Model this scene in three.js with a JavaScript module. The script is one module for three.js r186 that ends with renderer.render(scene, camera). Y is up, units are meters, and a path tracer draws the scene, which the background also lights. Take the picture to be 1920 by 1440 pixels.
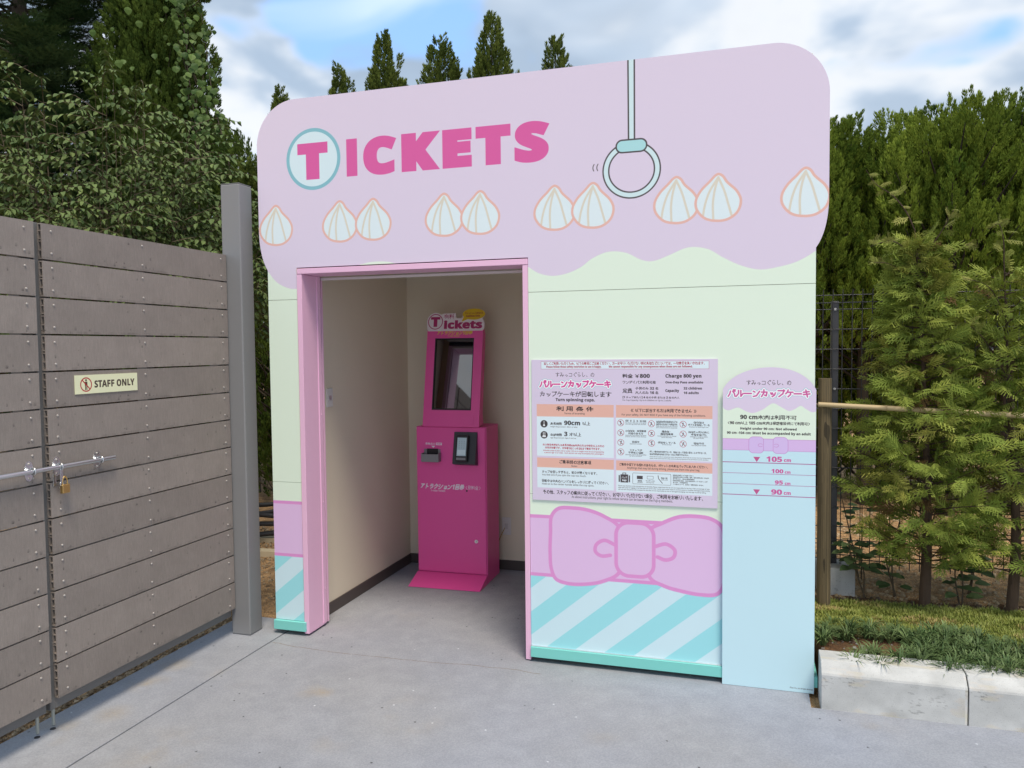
import * as THREE from 'three';
import { RoundedBoxGeometry } from 'three/addons/geometries/RoundedBoxGeometry.js';
import { mergeGeometries } from 'three/addons/utils/BufferGeometryUtils.js';

// ---------------------------------------------------------------- camera, sky, sun, exposure
const scene = new THREE.Scene();
const camera = new THREE.PerspectiveCamera(52.3, 4 / 3, 0.05, 600);
camera.position.set(2.340, 1.587, 3.757);
camera.rotation.order = 'YXZ';
camera.rotation.set(THREE.MathUtils.degToRad(-2.654), THREE.MathUtils.degToRad(16.942), THREE.MathUtils.degToRad(-0.571));

const renderer = new THREE.WebGLRenderer({ antialias: true });
renderer.toneMapping = THREE.LinearToneMapping;
renderer.toneMappingExposure = 1.40;
renderer.shadowMap.enabled = true;

// small seeded helpers
function rng(seed) { let s = seed | 0; return () => { s = (s + 0x6d2b79f5) | 0; let t = Math.imul(s ^ (s >>> 15), 1 | s); t = (t + Math.imul(t ^ (t >>> 7), 61 | t)) ^ t; return ((t ^ (t >>> 14)) >>> 0) / 4294967296; }; }
const lerp = (a, b, t) => a + (b - a) * t, clamp = (x, a, b) => Math.min(b, Math.max(a, x)), sstep = (a, b, x) => { const t = clamp((x - a) / (b - a), 0, 1); return t * t * (3 - 2 * t); };
const hash3 = (x, y, z) => { let h = Math.imul(x | 0, 374761393) ^ Math.imul(y | 0, 668265263) ^ Math.imul(z | 0, 1274126177); h = Math.imul(h ^ (h >>> 13), 1103515245); return ((h ^ (h >>> 16)) >>> 0) / 4294967296; };
function noise3(x, y, z) {
  const ix = Math.floor(x), iy = Math.floor(y), iz = Math.floor(z), s = (t) => t * t * (3 - 2 * t), u = s(x - ix), v = s(y - iy), w = s(z - iz);
  const c = (a, b, d) => hash3(ix + a, iy + b, iz + d);
  return lerp(lerp(lerp(c(0, 0, 0), c(1, 0, 0), u), lerp(c(0, 1, 0), c(1, 1, 0), u), v), lerp(lerp(c(0, 0, 1), c(1, 0, 1), u), lerp(c(0, 1, 1), c(1, 1, 1), u), v), w);
}
const fbm = (x, y, z, n = 4) => { let a = 0.5, r = 0; for (let i = 0; i < n; i++) { r += a * noise3(x, y, z); x = x * 2.03 + 7.1; y = y * 2.03 + 3.7; z = z * 2.03 + 1.3; a *= 0.5; } return r / (1 - Math.pow(0.5, n)); };

// bright broken cloud: white cumulus, grey undersides, blue gaps
{
  const W = 2048, H = 1024, data = new Float32Array(W * H * 4);
  for (let r = 0; r < H; r++) {
    const el = ((r + 0.5) / H - 0.5) * Math.PI, y = Math.sin(el), cy = Math.cos(el);
    for (let c = 0; c < W; c++) {
      const o = (r * W + c) * 4;
      const az = ((c + 0.5) / W - 0.5) * 2 * Math.PI, x = Math.cos(az) * cy, z = Math.sin(az) * cy;
      if (y < -0.04) { data[o] = 0.36; data[o + 1] = 0.39; data[o + 2] = 0.42; data[o + 3] = 1; continue; }
      const k = 1 / (Math.max(y, 0) + 0.22), px = x * k, pz = z * k;
      const wx = fbm(px * 1.3 + 11, pz * 1.3, 2.5, 3) - 0.5, wz = fbm(px * 1.3, pz * 1.3 + 31, 7.5, 3) - 0.5;
      const big = fbm(px * 0.95 + wx * 0.8 + 1.3, pz * 0.95 + wz * 0.8 + 9.4, 0.3, 3), det = 1 - Math.abs(2 * fbm(px * 2.4 + wx * 1.4, pz * 2.4 + wz * 1.4, 5.1, 3) - 1) * 1.6, fineN = fbm(px * 9 + wx * 3, pz * 9 + wz * 3, 8.1, 4) - 0.5;
      const thin = fbm(px * 1.1 + wz * 2.5 + 20, pz * 3.4 + wx * 1.5, 3.3, 5);
      // a gap of blue sky over the booth
      const dx = x + 0.38, dy = y - 0.40, dz = z + 0.83, gap = Math.exp(-(dx * dx * 0.7 + dy * dy * 3.4 + dz * dz) / 0.03);
      const d = big * 0.62 + det * 0.24 + fineN * 0.20 + 0.06 - gap * 0.22;
      const cover = sstep(0.36, 0.45, d);
      const body = sstep(0.40, 0.56, big * 0.85 + fineN * 0.3 + 0.03);
      const wisp = sstep(0.40, 0.70, thin) * 0.6;
      const up = clamp(y, 0, 1), b0 = [lerp(0.46, 0.13, Math.pow(up, 0.55)), lerp(0.66, 0.34, Math.pow(up, 0.55)), lerp(0.88, 0.80, Math.pow(up, 0.55))];
      const grey = body * sstep(0.22, 0.50, fbm(px * 1.6 + 40 + wx, pz * 1.6 + wz, 1.1, 5));
      const lit = lerp(0.72, 0.39, grey) + fineN * 0.10;
      const cl = [lit * lerp(0.97, 0.80, grey), lit * 0.995, lit * lerp(1.02, 1.24, grey)];
      for (let i = 0; i < 3; i++) {
        let v = lerp(b0[i], [0.78, 0.85, 0.93][i], wisp);
        v = lerp(v, cl[i], cover * 0.94);
        v = lerp([0.72, 0.78, 0.84][i], v, sstep(-0.02, 0.10, y));
        data[o + i] = v;
      }
      data[o + 3] = 1;
    }
  }
  const sky = new THREE.DataTexture(data, W, H, THREE.RGBAFormat, THREE.FloatType);
  sky.mapping = THREE.EquirectangularReflectionMapping; sky.magFilter = THREE.LinearFilter; sky.needsUpdate = true;
  scene.background = sky; scene.environment = sky;
}
const sun = new THREE.DirectionalLight(0xfff1de, 2.3);
sun.position.set(5.0, 15.0, 6.2); sun.target.position.set(0.8, 0, 0);
sun.castShadow = true; sun.shadow.radius = 36; sun.shadow.mapSize.set(2048, 2048);
Object.assign(sun.shadow.camera, { left: -9, right: 9, top: 9, bottom: -9, near: 1, far: 40 });
scene.add(sun, sun.target);

// ---------------------------------------------------------------- builders
const taken = new Map();
function numbered(n) { const k = taken.get(n) || 0; taken.set(n, k + 1); return k ? n + '_' + String(k).padStart(3, '0') : n; }
function mesh(name, geo, mat, parent) { const m = new THREE.Mesh(Array.isArray(geo) ? (geo.length > 1 ? mergeGeometries(geo.map(plain)) : geo[0]) : geo, mat); m.name = name; m.castShadow = m.receiveShadow = true; if (parent) parent.add(m); return m; }
const plain = (g) => { g = g.index ? g.toNonIndexed() : g.clone(); for (const a of Object.keys(g.attributes)) if (!['position', 'normal', 'uv'].includes(a)) g.deleteAttribute(a); if (!g.attributes.uv) g.setAttribute('uv', new THREE.BufferAttribute(new Float32Array(g.attributes.position.count * 2), 2)); return g; };
function tag(o, label, category, group) { o.userData.label = label; o.userData.category = category; if (group) o.userData.group = group; return o; }
function thing(name, label, category, base = [0, 0, 0], group) { const g = new THREE.Group(); g.name = numbered(name); g.position.set(...base); scene.add(g); return tag(g, label, category, group); }
// children are modelled in world coordinates, then moved under the thing's base
function part(g, name, geo, mat) { const m = mesh(name, geo, mat, g); m.position.copy(g.position).negate(); return m; }
function struct(name, geo, mat) { const m = mesh(numbered(name), geo, mat, scene); m.userData.kind = 'structure'; return m; }
function bx(x0, x1, y0, y1, z0, z1, r = 0) {
  const w = x1 - x0, h = y1 - y0, d = z1 - z0, g = r ? new RoundedBoxGeometry(w, h, d, 2, Math.min(r, w / 2.01, h / 2.01, d / 2.01)) : new THREE.BoxGeometry(w, h, d);
  return g.translate((x0 + x1) / 2, (y0 + y1) / 2, (z0 + z1) / 2);
}
function rod(a, b, r0, r1 = r0, n = 8) {
  const A = new THREE.Vector3(...a), B = new THREE.Vector3(...b), d = B.clone().sub(A), g = new THREE.CylinderGeometry(r1, r0, d.length(), n, 1);
  g.translate(0, d.length() / 2, 0).applyQuaternion(new THREE.Quaternion().setFromUnitVectors(new THREE.Vector3(0, 1, 0), d.normalize()));
  return g.translate(A.x, A.y, A.z);
}
const tube = (pts, r, seg = 24, n = 6) => new THREE.TubeGeometry(new THREE.CatmullRomCurve3(pts.map((p) => new THREE.Vector3(...p))), seg, r, n);
// tapered tube through points with radii
function limb(pts, radii, seg = 10, n = 6) {
  const c = new THREE.CatmullRomCurve3(pts.map((p) => new THREE.Vector3(...p))), g = new THREE.TubeGeometry(c, seg, 1, n), p = g.attributes.position, v = new THREE.Vector3();
  for (let i = 0; i <= seg; i++) { const q = c.getPointAt(i / seg), t = (i / seg) * (radii.length - 1), k = Math.min(radii.length - 2, Math.floor(t)), r = lerp(radii[k], radii[k + 1], t - k); for (let j = 0; j <= n; j++) { const a = i * (n + 1) + j; v.fromBufferAttribute(p, a).sub(q).multiplyScalar(r).add(q); p.setXYZ(a, v.x, v.y, v.z); } }
  return g;
}
function uvBy(g, f) { const p = g.attributes.position, u = new Float32Array(p.count * 2); for (let i = 0; i < p.count; i++) { const q = f(p.getX(i), p.getY(i), p.getZ(i)); u[2 * i] = q[0]; u[2 * i + 1] = q[1]; } g.setAttribute('uv', new THREE.BufferAttribute(u, 2)); return g; }
const S = (r, g, b) => new THREE.Color().setRGB(r, g, b);
const mat = (color, roughness = 0.7, metalness = 0, more = {}) => new THREE.MeshStandardMaterial({ color, roughness, metalness, ...more });
function canvas(w, h) { const c = document.createElement('canvas'); c.width = w; c.height = h; return c; }
function tex(c, srgb = true, repeat) { const t = new THREE.CanvasTexture(c); if (srgb) t.colorSpace = THREE.SRGBColorSpace; if (repeat) t.wrapS = t.wrapT = THREE.RepeatWrapping; t.anisotropy = 8; return t; }
// a tiling noise texture computed pixel by pixel; f(u, v) gives [r, g, b] in sRGB 0..255
function pix(w, h, f, srgb = true) {
  const d = new Uint8Array(w * h * 4);
  for (let y = 0; y < h; y++) for (let x = 0; x < w; x++) { const c = f((x + 0.5) / w, (y + 0.5) / h, x, y), o = (y * w + x) * 4; d[o] = clamp(c[0], 0, 255); d[o + 1] = clamp(c[1], 0, 255); d[o + 2] = clamp(c[2], 0, 255); d[o + 3] = 255; }
  const t = new THREE.DataTexture(d, w, h); t.wrapS = t.wrapT = THREE.RepeatWrapping; t.magFilter = THREE.LinearFilter; t.minFilter = THREE.LinearMipmapLinearFilter; t.generateMipmaps = true; if (srgb) t.colorSpace = THREE.SRGBColorSpace; t.needsUpdate = true; return t;
}
// ---------------------------------------------------------------- Japanese lettering as pen strokes (x y pairs on a 10 x 10 grid)
const KANA = {
  ア: '118154 434728', イ: '704315 5359', カ: '13837857 404419', キ: '1382 1695 4069', ク: '403214 32826629', ケ: '302305 2393 636639', コ: '128288 1888', シ: '1132 0425 195892', ス: '11716419 5599',
  タ: '403214 32826629 3466', ッ: '2436 4456 847749', テ: '1171 0484 444629', ト: '3039 3476', ハ: '322609 628599', フ: '11817529', ホ: '0393 5059 2518 7598', ラ: '2171 14847739', ル: '313509 616995', レ: '212985',
  ワ: '1114 11817539', ン: '1233 195892', ー: '0595', ャ: '258476 4369', ョ: '34848939 3787', ュ: '347478 2898', ヶ: '432526 2484 646749',
  あ: '1282 403559 7357291745859779', い: '121638 7296', お: '0363 30391826658769 7193', か: '03636749 3019 7295', き: '1272 0484 4076 262869', く: '702579', け: '1119 4393 707659', こ: '2272 163888', さ: '1382 4076 263879',
  し: '20274986', す: '0292 505636446639', せ: '0493 707665 313889', そ: '21711494565979', た: '0252 3019 5595 576999', つ: '0473958849', っ: '26658759', て: '0291455889', と: '3044 83263989', な: '0252 3016 7294 6468393789',
  に: '1119 4282 465898', ね: '2029 034308 35629488596799', の: '5238172361948859', は: '1119 4393 717859476698', ま: '1282 1585 5058292789', み: '115128073597 8469', め: '2248 6146181553958869', も: '4037598786 1363 1666',
  ら: '3061 2326658739', り: '2126 707649', る: '21711664975947', れ: '2029 034308 35627898', を: '1282 40165457 94374989', ん: '5009456896', '、': '1839', '。': '1728392817', '・': '4555', '※': '1188 8118 4151 4858 1415 8485', '￥': '1154 8154 2575 2777 5459', '≪': '411549 814589', '≫': '215529 618569', '（': '814589', '）': '115419',
};
const VOICED = { ガ: 'カ', ギ: 'キ', グ: 'ク', ゴ: 'コ', デ: 'テ', ド: 'ト', バ: 'ハ', が: 'か', ぎ: 'き', ぐ: 'く', ご: 'こ', だ: 'た', で: 'て', ど: 'と' }, HALF = { パ: 'ハ', プ: 'フ', ポ: 'ホ' };
for (const [k, b] of Object.entries(VOICED)) KANA[k] = KANA[b] + ' 7082 9092';
for (const [k, b] of Object.entries(HALF)) KANA[k] = KANA[b] + ' 8091827180';
const KANJI = {
  料: '0444 2029 0113 4133 2407 2446 8089 5695 5162 5364', 金: '5004 5094 2474 1686 5459 0999 2738 7768', 利: '4011 0353 3139 3307 3356 6166 909978', 用: '101609 10808979 1383 1686 5059', 可: '0191 818969 1454571714',
  能: '301252 144449 1419 1646 606494 9162 656999 9667', 定: '5051 13119193 2474 5458 5686 3509 2799', 員: '2070722220 1383881813 1585 3809 6899', 子: '217153 535938 0595', 供: '3005 2329 4292 5056 8086 4696 5739 7799',
  名: '4014 328207 3686893936', 大: '0393 504509 5499', 人: '504509 5499', 条: '4013 318105 3295 0696 5559 4619 6689', 件: '3005 2329 6069 4393 3696 5143', 身: '5041 21717969 2126 2373 2575 0676 8409', 長: '2025 2080 2272 2373 0595 252948 5599 8667',
  制: '1151 0363 3039 1518 155558 7176 909989', 限: '0009 0030233516 40808444 4282 404968 6499 9576', 以: '111746 3244 807549 7699', 上: '5059 5484 0999', 下: '0191 5159 5576', 年: '3004 2292 2585 2527 0797 5259', 齢: '2023 0343 0549 4549 0949 2528 1737 7054 7094 6373 5585 8569',
  才: '0393 606948 6308', 小: '505948 2307 7397', 学: '1022 4052 8072 05039395 257556 5659 0797', 生: '2004 1292 2585 0999 5059', 未: '1282 0494 5059 4408 5498', 満: '0112 0324 0927 3292 5053 8083 3439 349499 6367', 方: '5052 0292 424509 45857958', 中: '1282861612 5059',
  付: '3005 2329 4393 707968 5566', 必: '1306 32378785 4062 8119 9395', 要: '0090 1282841412 3034 6064 0696 442879 7619', 者: '1171 4043 0393 9106 3585893935 3787', 乗: '7011 0292 5159 1484 3236 6266 0696 4619 6689', 車: '1181 2373762623 0797 5059', 時: '0131380801 0434 5191 7073 4393 4696 848979 5768',
  注: '0112 0324 0927 6071 4292 4595 6269 3999', 意: '5051 1181 0393 2474762624 2575 1709 373979 8799', 事: '0191 2272742422 158587 0696 1787 505949', 項: '0232 2227 0736 4090 5282875752 5484 5585 6749 7799', 楽: '3161643431 3363 0112 9182 0696 5459 4619 6689', 万: '0191 413609 44847958', 一: '0595',
  守: '5051 13119193 0595 737959 3647', 負: '3012 316152 2373772723 2474 2676 3709 6799', 切: '0443 202746 51918978 717649', 責: '1181 2272 0393 5043 2474782824 2676 3809 6899', 任: '3005 2329 8041 3494 6169 4989', 転: '0141 0343460603 0747 2029 5191 4494 644898 8699', 回: '1080891910 3363663633',
  気: '2003 2191 2383 15758998 5619 2669', 分: '4004 6094 25757958 4519', 悪: '1080 3035 6065 1282841412 0595 1709 373979 8799', 央: '227275 2225 0595 505509 5599', 該: '1131 0242 1434 1636391916 7071 5191 7255 8449 7799', 当: '5043 1122 8172 14848919 1686', 不: '0191 6106 5359 6496', 心: '1407 32398986 5164 8396',
  脳: '111709 114149 1343 5062 7072 9082 53599993 6487 8467', 血: '5032 128288 1218 4248 6268 0898', 異: '1181841411 1383 5154 1686 3538 6568 0898', 常: '5052 2032 8072 05039395 3474763634 1719 1787 8789 5659', 酒: '0112 0324 0927 3191 4484894944 5154 7174 4686', 他: '3005 2329 349396 7077 52599997',
  案: '5051 13119193 0484 422575 6315 0696 5659 4619 6689', 内: '1219 128289 504528 5477', 従: '3003 3306 2529 5062 9082 4393 7378 7595 5549 4799', 場: '0333 2028 0837 5080835350 4494 569689 6548 7659', 合: '5004 5094 3464 2676792926', 断: '010858 3037 1353 3316 3355 90616659 6494 8489',
  保: '3005 2329 4090934340 3595 6369 6548 6598', 護: '1131 0242 1434 1636391916 4191 5052 8082 5393 5595 5749 4999', 同: '1019 108089 3363 3565683835', 伴: '3005 2329 5062 9082 4494 3696 7079', 別: '1050531310 05554938 232609 7176 909989', 有: '0292 4006 3439 348489 3686', 決: '0112 0324 0927 428285 3595 606539 6599',
  券: '2031 7061 1282 0494 504407 6497 36766959 4629', 取: '0151 1117 4149 1343 1545 0756 529259 6399', 出: '5059 21247471 15198985', 口: '1282881812', 入: '405299 5309', 月: '101609 10707969 1373 1575', 手: '7021 1383 0595 515948', 首: '2031 7061 0292 2474792924 2676', 足: '2070732320 5358 5686 2529 0999',
};
function strokesOf(ch) {
  if (KANA[ch]) return KANA[ch]; if (KANJI[ch]) return KANJI[ch];
  const c = ch.codePointAt(0), a = c % 3, b = (c >> 3) % 3, d = (c >> 5) % 4;   // a rare character in the smallest print: its square of close strokes
  return ['0141 2029 0544', '3005 2329', '0343 2029 0636'][a] + ' ' + ['5191 7079 4595', '5090945450 7479', '4292 6269 8289'][b] + ' ' + ['5899', '4799 9749', '5797 4999', '4696'][d];
}
function glyph(g, ch, x, y, sx, sy, weight) {
  g.lineCap = 'round'; g.lineJoin = 'round'; g.lineWidth = weight;
  g.beginPath();
  for (const st of strokesOf(ch).split(' ')) for (let i = 0; i + 1 < st.length; i += 2) { const px = x + (0.06 + 0.098 * +st[i]) * sx, py = y + (0.05 + 0.1 * +st[i + 1]) * sy; i ? g.lineTo(px, py) : g.moveTo(px, py); }
  g.stroke();
}
const isJ = (ch) => ch.codePointAt(0) > 0x2e7f || KANA[ch] !== undefined;
// fits one line of mixed text into a box; style: 'fill' or an outline width in pixels
function line(g, text, x0, y0, x1, y1, { color = '#2e292d', bold = true, weight = 0.135, outline = 0, slant = 0, family = 'sans-serif' } = {}) {
  const h = y1 - y0, cs = [...text];
  g.save();
  g.font = (bold ? 'bold ' : '') + h * 1.28 + 'px ' + family; g.textBaseline = 'alphabetic';
  const adv = cs.map((c) => (isJ(c) ? h * 1.1 : g.measureText(c).width)), total = adv.reduce((a, b) => a + b, 0), k = (x1 - x0) / total;
  g.translate(x0, y0); if (slant) g.transform(1, 0, -slant, 1, slant * h * 0.5, 0); g.scale(k, 1);
  g.fillStyle = g.strokeStyle = color;
  let x = 0;
  cs.forEach((c, i) => {
    if (isJ(c)) glyph(g, c, x, 0, h * 1.06, h, h * weight + outline * 2);
    else { g.lineJoin = 'round'; g.lineWidth = outline * 2 + (bold ? h * 0.055 : h * 0.03); g.strokeText(c, x, h * 0.96); g.fillText(c, x, h * 0.96); }
    x += adv[i];
  });
  g.restore();
}
// ---------------------------------------------------------------- ground
const T = {};
// painted concrete seen close: grain, mottling, rust and mud marks, a hairline crack along the booth; one 6 m square
{
  const r = rng(5), stains = [[0.38, 0.617, 0.05, 3], [0.46, 0.612, 0.035, 3], [0.84, 0.74, 0.06, 1.2], [0.96, 0.87, 0.05, 1.2], [-0.44, 0.53, 0.06, 2.4], [-0.41, 0.76, 0.07, 2.6], [-0.10, 0.56, 0.06, 1.4], [2.82, 0.27, 0.03, 2], [0.72, 1.01, 0.07, 1], [0.14, 1.28, 0.16, 1.3], [-0.45, 1.27, 0.09, 2.6], [-0.33, 1.05, 0.06, 1.6], [0.35, -0.45, 0.09, 0.7], [1.7, 1.3, 0.2, 0.5]];
  for (let i = 0; i < 26; i++) stains.push([lerp(-0.5, 5, r()), lerp(0.2, 5, r()), 0.03 + 0.1 * r(), 0.25 + 0.7 * r()]);
  const specks = []; for (let i = 0; i < 420; i++) specks.push([lerp(-0.55, 5.4, r()), lerp(-1.5, 4.5, r()), 0.0012 + 0.0035 * r() * r(), r() < 0.72 ? -1 : 1]);
  const N = 1536, base = new Float32Array(N * N * 3), M = 6 / N;
  const LQ = 192, low = [0, 1].map((c) => Float32Array.from({ length: (LQ + 1) ** 2 }, (_, i) => { const gx = (i % (LQ + 1)) / LQ * 6 - 0.6, gz = Math.floor(i / (LQ + 1)) / LQ * 6 - 1.4; return c ? fbm(gx * 1.4 + 9, gz * 1.4, 2, 3) - 0.5 : fbm(gx * 2.2, gz * 2.2, 1, 4) - 0.5; }));
  const at = (c, x, y) => { const u = x / N * LQ, v = y / N * LQ, i = Math.floor(u), j = Math.floor(v), a = low[c], o = j * (LQ + 1) + i; return lerp(lerp(a[o], a[o + 1], u - i), lerp(a[o + LQ + 1], a[o + LQ + 2], u - i), v - j); };
  for (let y = 0; y < N; y++) for (let x = 0; x < N; x++) {
    const wx = -0.6 + x * M, wz = -1.4 + y * M, o = (y * N + x) * 3;
    const mott = at(0, x, y), mid = noise3(wx * 17, wz * 17, 4) - 0.5, gr = hash3(x, y, 3) - 0.5;
    let v = 154 + mott * 11 + mid * 8 + gr * 17; const warm = at(1, x, y) * 14;
    base[o] = v - 4 + warm * 0.5; base[o + 1] = v + warm * 0.2; base[o + 2] = v + 8 - warm * 0.6;
  }
  const put = (wx, wz, rad, f) => { const cx = (wx + 0.6) / M, cy = (wz + 1.4) / M, q = rad / M; for (let y = Math.max(0, Math.floor(cy - q)); y <= Math.min(N - 1, cy + q); y++) for (let x = Math.max(0, Math.floor(cx - q)); x <= Math.min(N - 1, cx + q); x++) { const d = Math.hypot(x - cx, y - cy) / q; if (d < 1) f((y * N + x) * 3, d, x, y); } };
  for (const [sx, sz, rad, k] of stains) put(sx, sz, rad * 1.7, (o, d, x, y) => { const n = fbm(x * 0.03, y * 0.03, sx * 9, 5), a = clamp((n - 0.42) * 4, 0, 1) * (1 - d) * 0.18 * Math.min(k, 2.2) * (0.5 + hash3(x, y, 8)); base[o] = lerp(base[o], 166, a); base[o + 1] = lerp(base[o + 1], 146, a); base[o + 2] = lerp(base[o + 2], 116, a); });
  for (const [sx, sz, rad, s] of specks) put(sx, sz, Math.max(rad, M), (o) => { for (let i = 0; i < 3; i++) base[o + i] = s < 0 ? base[o + i] * 0.42 : Math.min(255, base[o + i] + 60); });
  for (let i = 0; i < 2600; i++) { const wx = -0.14 + i * 0.00058, wz = 0.15 + 0.02 * Math.sin(wx * 4) + (fbm(wx * 9, 1, 1, 3) - 0.5) * 0.03; put(wx, wz, 0.0022, (o) => { base[o] *= 0.975; base[o + 1] *= 0.955; base[o + 2] *= 0.93; }); }
  T.slab = pix(N, N, (u, v, x, y) => { const o = (y * N + x) * 3; return [base[o], base[o + 1], base[o + 2]]; });
  T.grain = pix(512, 512, (u, v, x, y) => { const n = 90 + 120 * (0.6 * hash3(x, y, 1) + 0.4 * noise3(x / 4, y / 4, 2)); return [n, n, n]; }, false);
  T.soil = pix(1024, 1024, (u, v, x, y) => { const a = 2 * Math.PI, n = fbm(Math.cos(u * a) * 5 + 9, Math.sin(u * a) * 5 + v * 0, Math.cos(v * a) * 5 + Math.sin(v * a) * 5, 4), g = hash3(x >> 1, y >> 1, 4), f = hash3(x, y, 6), b = 112 + 84 * (n - 0.2) + 46 * (g - 0.5) + 26 * (f - 0.5) + (g > 0.93 ? 40 : 0); return [b * 1.22, b * 0.98, b * 0.70]; });
  T.lump = pix(512, 512, (u, v, x, y) => { const n = 255 * (0.5 * noise3(x / 7, y / 7, 1) + 0.3 * noise3(x / 3, y / 3, 2) + 0.2 * hash3(x, y, 3)); return [n, n, n]; }, false);
}
const rep = (t, x, y) => { const c = t.clone(); c.repeat.set(x, y); c.needsUpdate = true; return c; };
const M = {};
M.slab = mat(0xffffff, 0.86, 0, { map: T.slab, bumpMap: rep(T.grain, 10, 10), bumpScale: 0.0012 });
M.soil = mat(0xffffff, 0.97, 0, { map: T.soil, bumpMap: T.lump, bumpScale: 0.02 });
M.seal = mat(S(0.035, 0.036, 0.04), 0.8);
const slabUV = (g) => uvBy(g, (x, y, z) => [(x + 0.6 + y * 0.37) / 6, (z + 1.4 + y * 0.61) / 6]);
// the lowest sheet: bare soil out to the horizon
{ const g = new THREE.PlaneGeometry(400, 400, 1, 1).rotateX(-Math.PI / 2).translate(0, -0.02, 0); struct('ground', uvBy(g, (x, y, z) => [x / 1.3, z / 1.3]), M.soil); }
// concrete: the strip along the gate, the apron in front of the booth and the floor inside it
struct('concrete_strip', slabUV(bx(-0.57, -0.161, -0.25, 0, -0.20, 24, 0.004)), M.slab);
struct('concrete_apron', slabUV(bx(-0.149, 30, -0.25, 0, 0.169, 24)), M.slab);
struct('booth_floor', slabUV(bx(-0.149, 2.602, -0.25, -0.0005, -1.66, 0.169)), M.slab);
for (const z of [1.236, 1.312]) mesh('rod_socket', [new THREE.TorusGeometry(0.0095, 0.0022, 6, 18).rotateX(Math.PI / 2).translate(-0.468, 0.0005, z), new THREE.CylinderGeometry(0.009, 0.009, 0.001, 16).translate(-0.468, 0.0008, z)], M.seal, scene.getObjectByName('concrete_strip'));
struct('joint_sealant', bx(-0.161, -0.149, -0.2, -0.009, -1.6, 24), M.seal);
// raised planting bed on the right: a lumpy sheet of soil
const bedY = (x, z) => 0.165 + 0.05 * sstep(-0.95, -1.6, z) * 0 + 0.018 * (fbm(x * 3, z * 3, 2, 3) - 0.5) * 2 + 0.02 * (noise3(x * 16, z * 16, 5) - 0.5) + 0.05 * sstep(-1.3, -4, z);
{
  const nx = 150, nz = 190, X0 = 2.648, X1 = 9.5, Z0 = -7.5, Z1 = 0.1, g = new THREE.PlaneGeometry(1, 1, nx, nz), p = g.attributes.position;
  for (let i = 0; i < p.count; i++) { const u = p.getX(i) + 0.5, v = p.getY(i) + 0.5, x = X0 + (X1 - X0) * u * lerp(0.35, 1, u), z = Z1 + (Z0 - Z1) * v * lerp(0.3, 1, v); p.setXYZ(i, x, u < 0.004 ? -0.15 : bedY(x, z), z); }
  g.computeVertexNormals();
  // dark garden soil under the grasses, pale sandy soil beyond an uneven line
  const col = new Float32Array(p.count * 3); for (let i = 0; i < p.count; i++) { const x = p.getX(i), z = p.getZ(i), d = z > -1.0 + 0.12 * (fbm(x * 4, 2, 1, 3) - 0.5) * 2 ? 1 : 0; col.set(d ? [0.30, 0.25, 0.22] : [1, 1, 1], i * 3); }
  g.setAttribute('color', new THREE.BufferAttribute(col, 3));
  const bedMat = M.soil.clone(); bedMat.vertexColors = true;
  struct('planting_bed', uvBy(g, (x, y, z) => [x / 0.9, z / 0.9]), bedMat);
}
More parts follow.
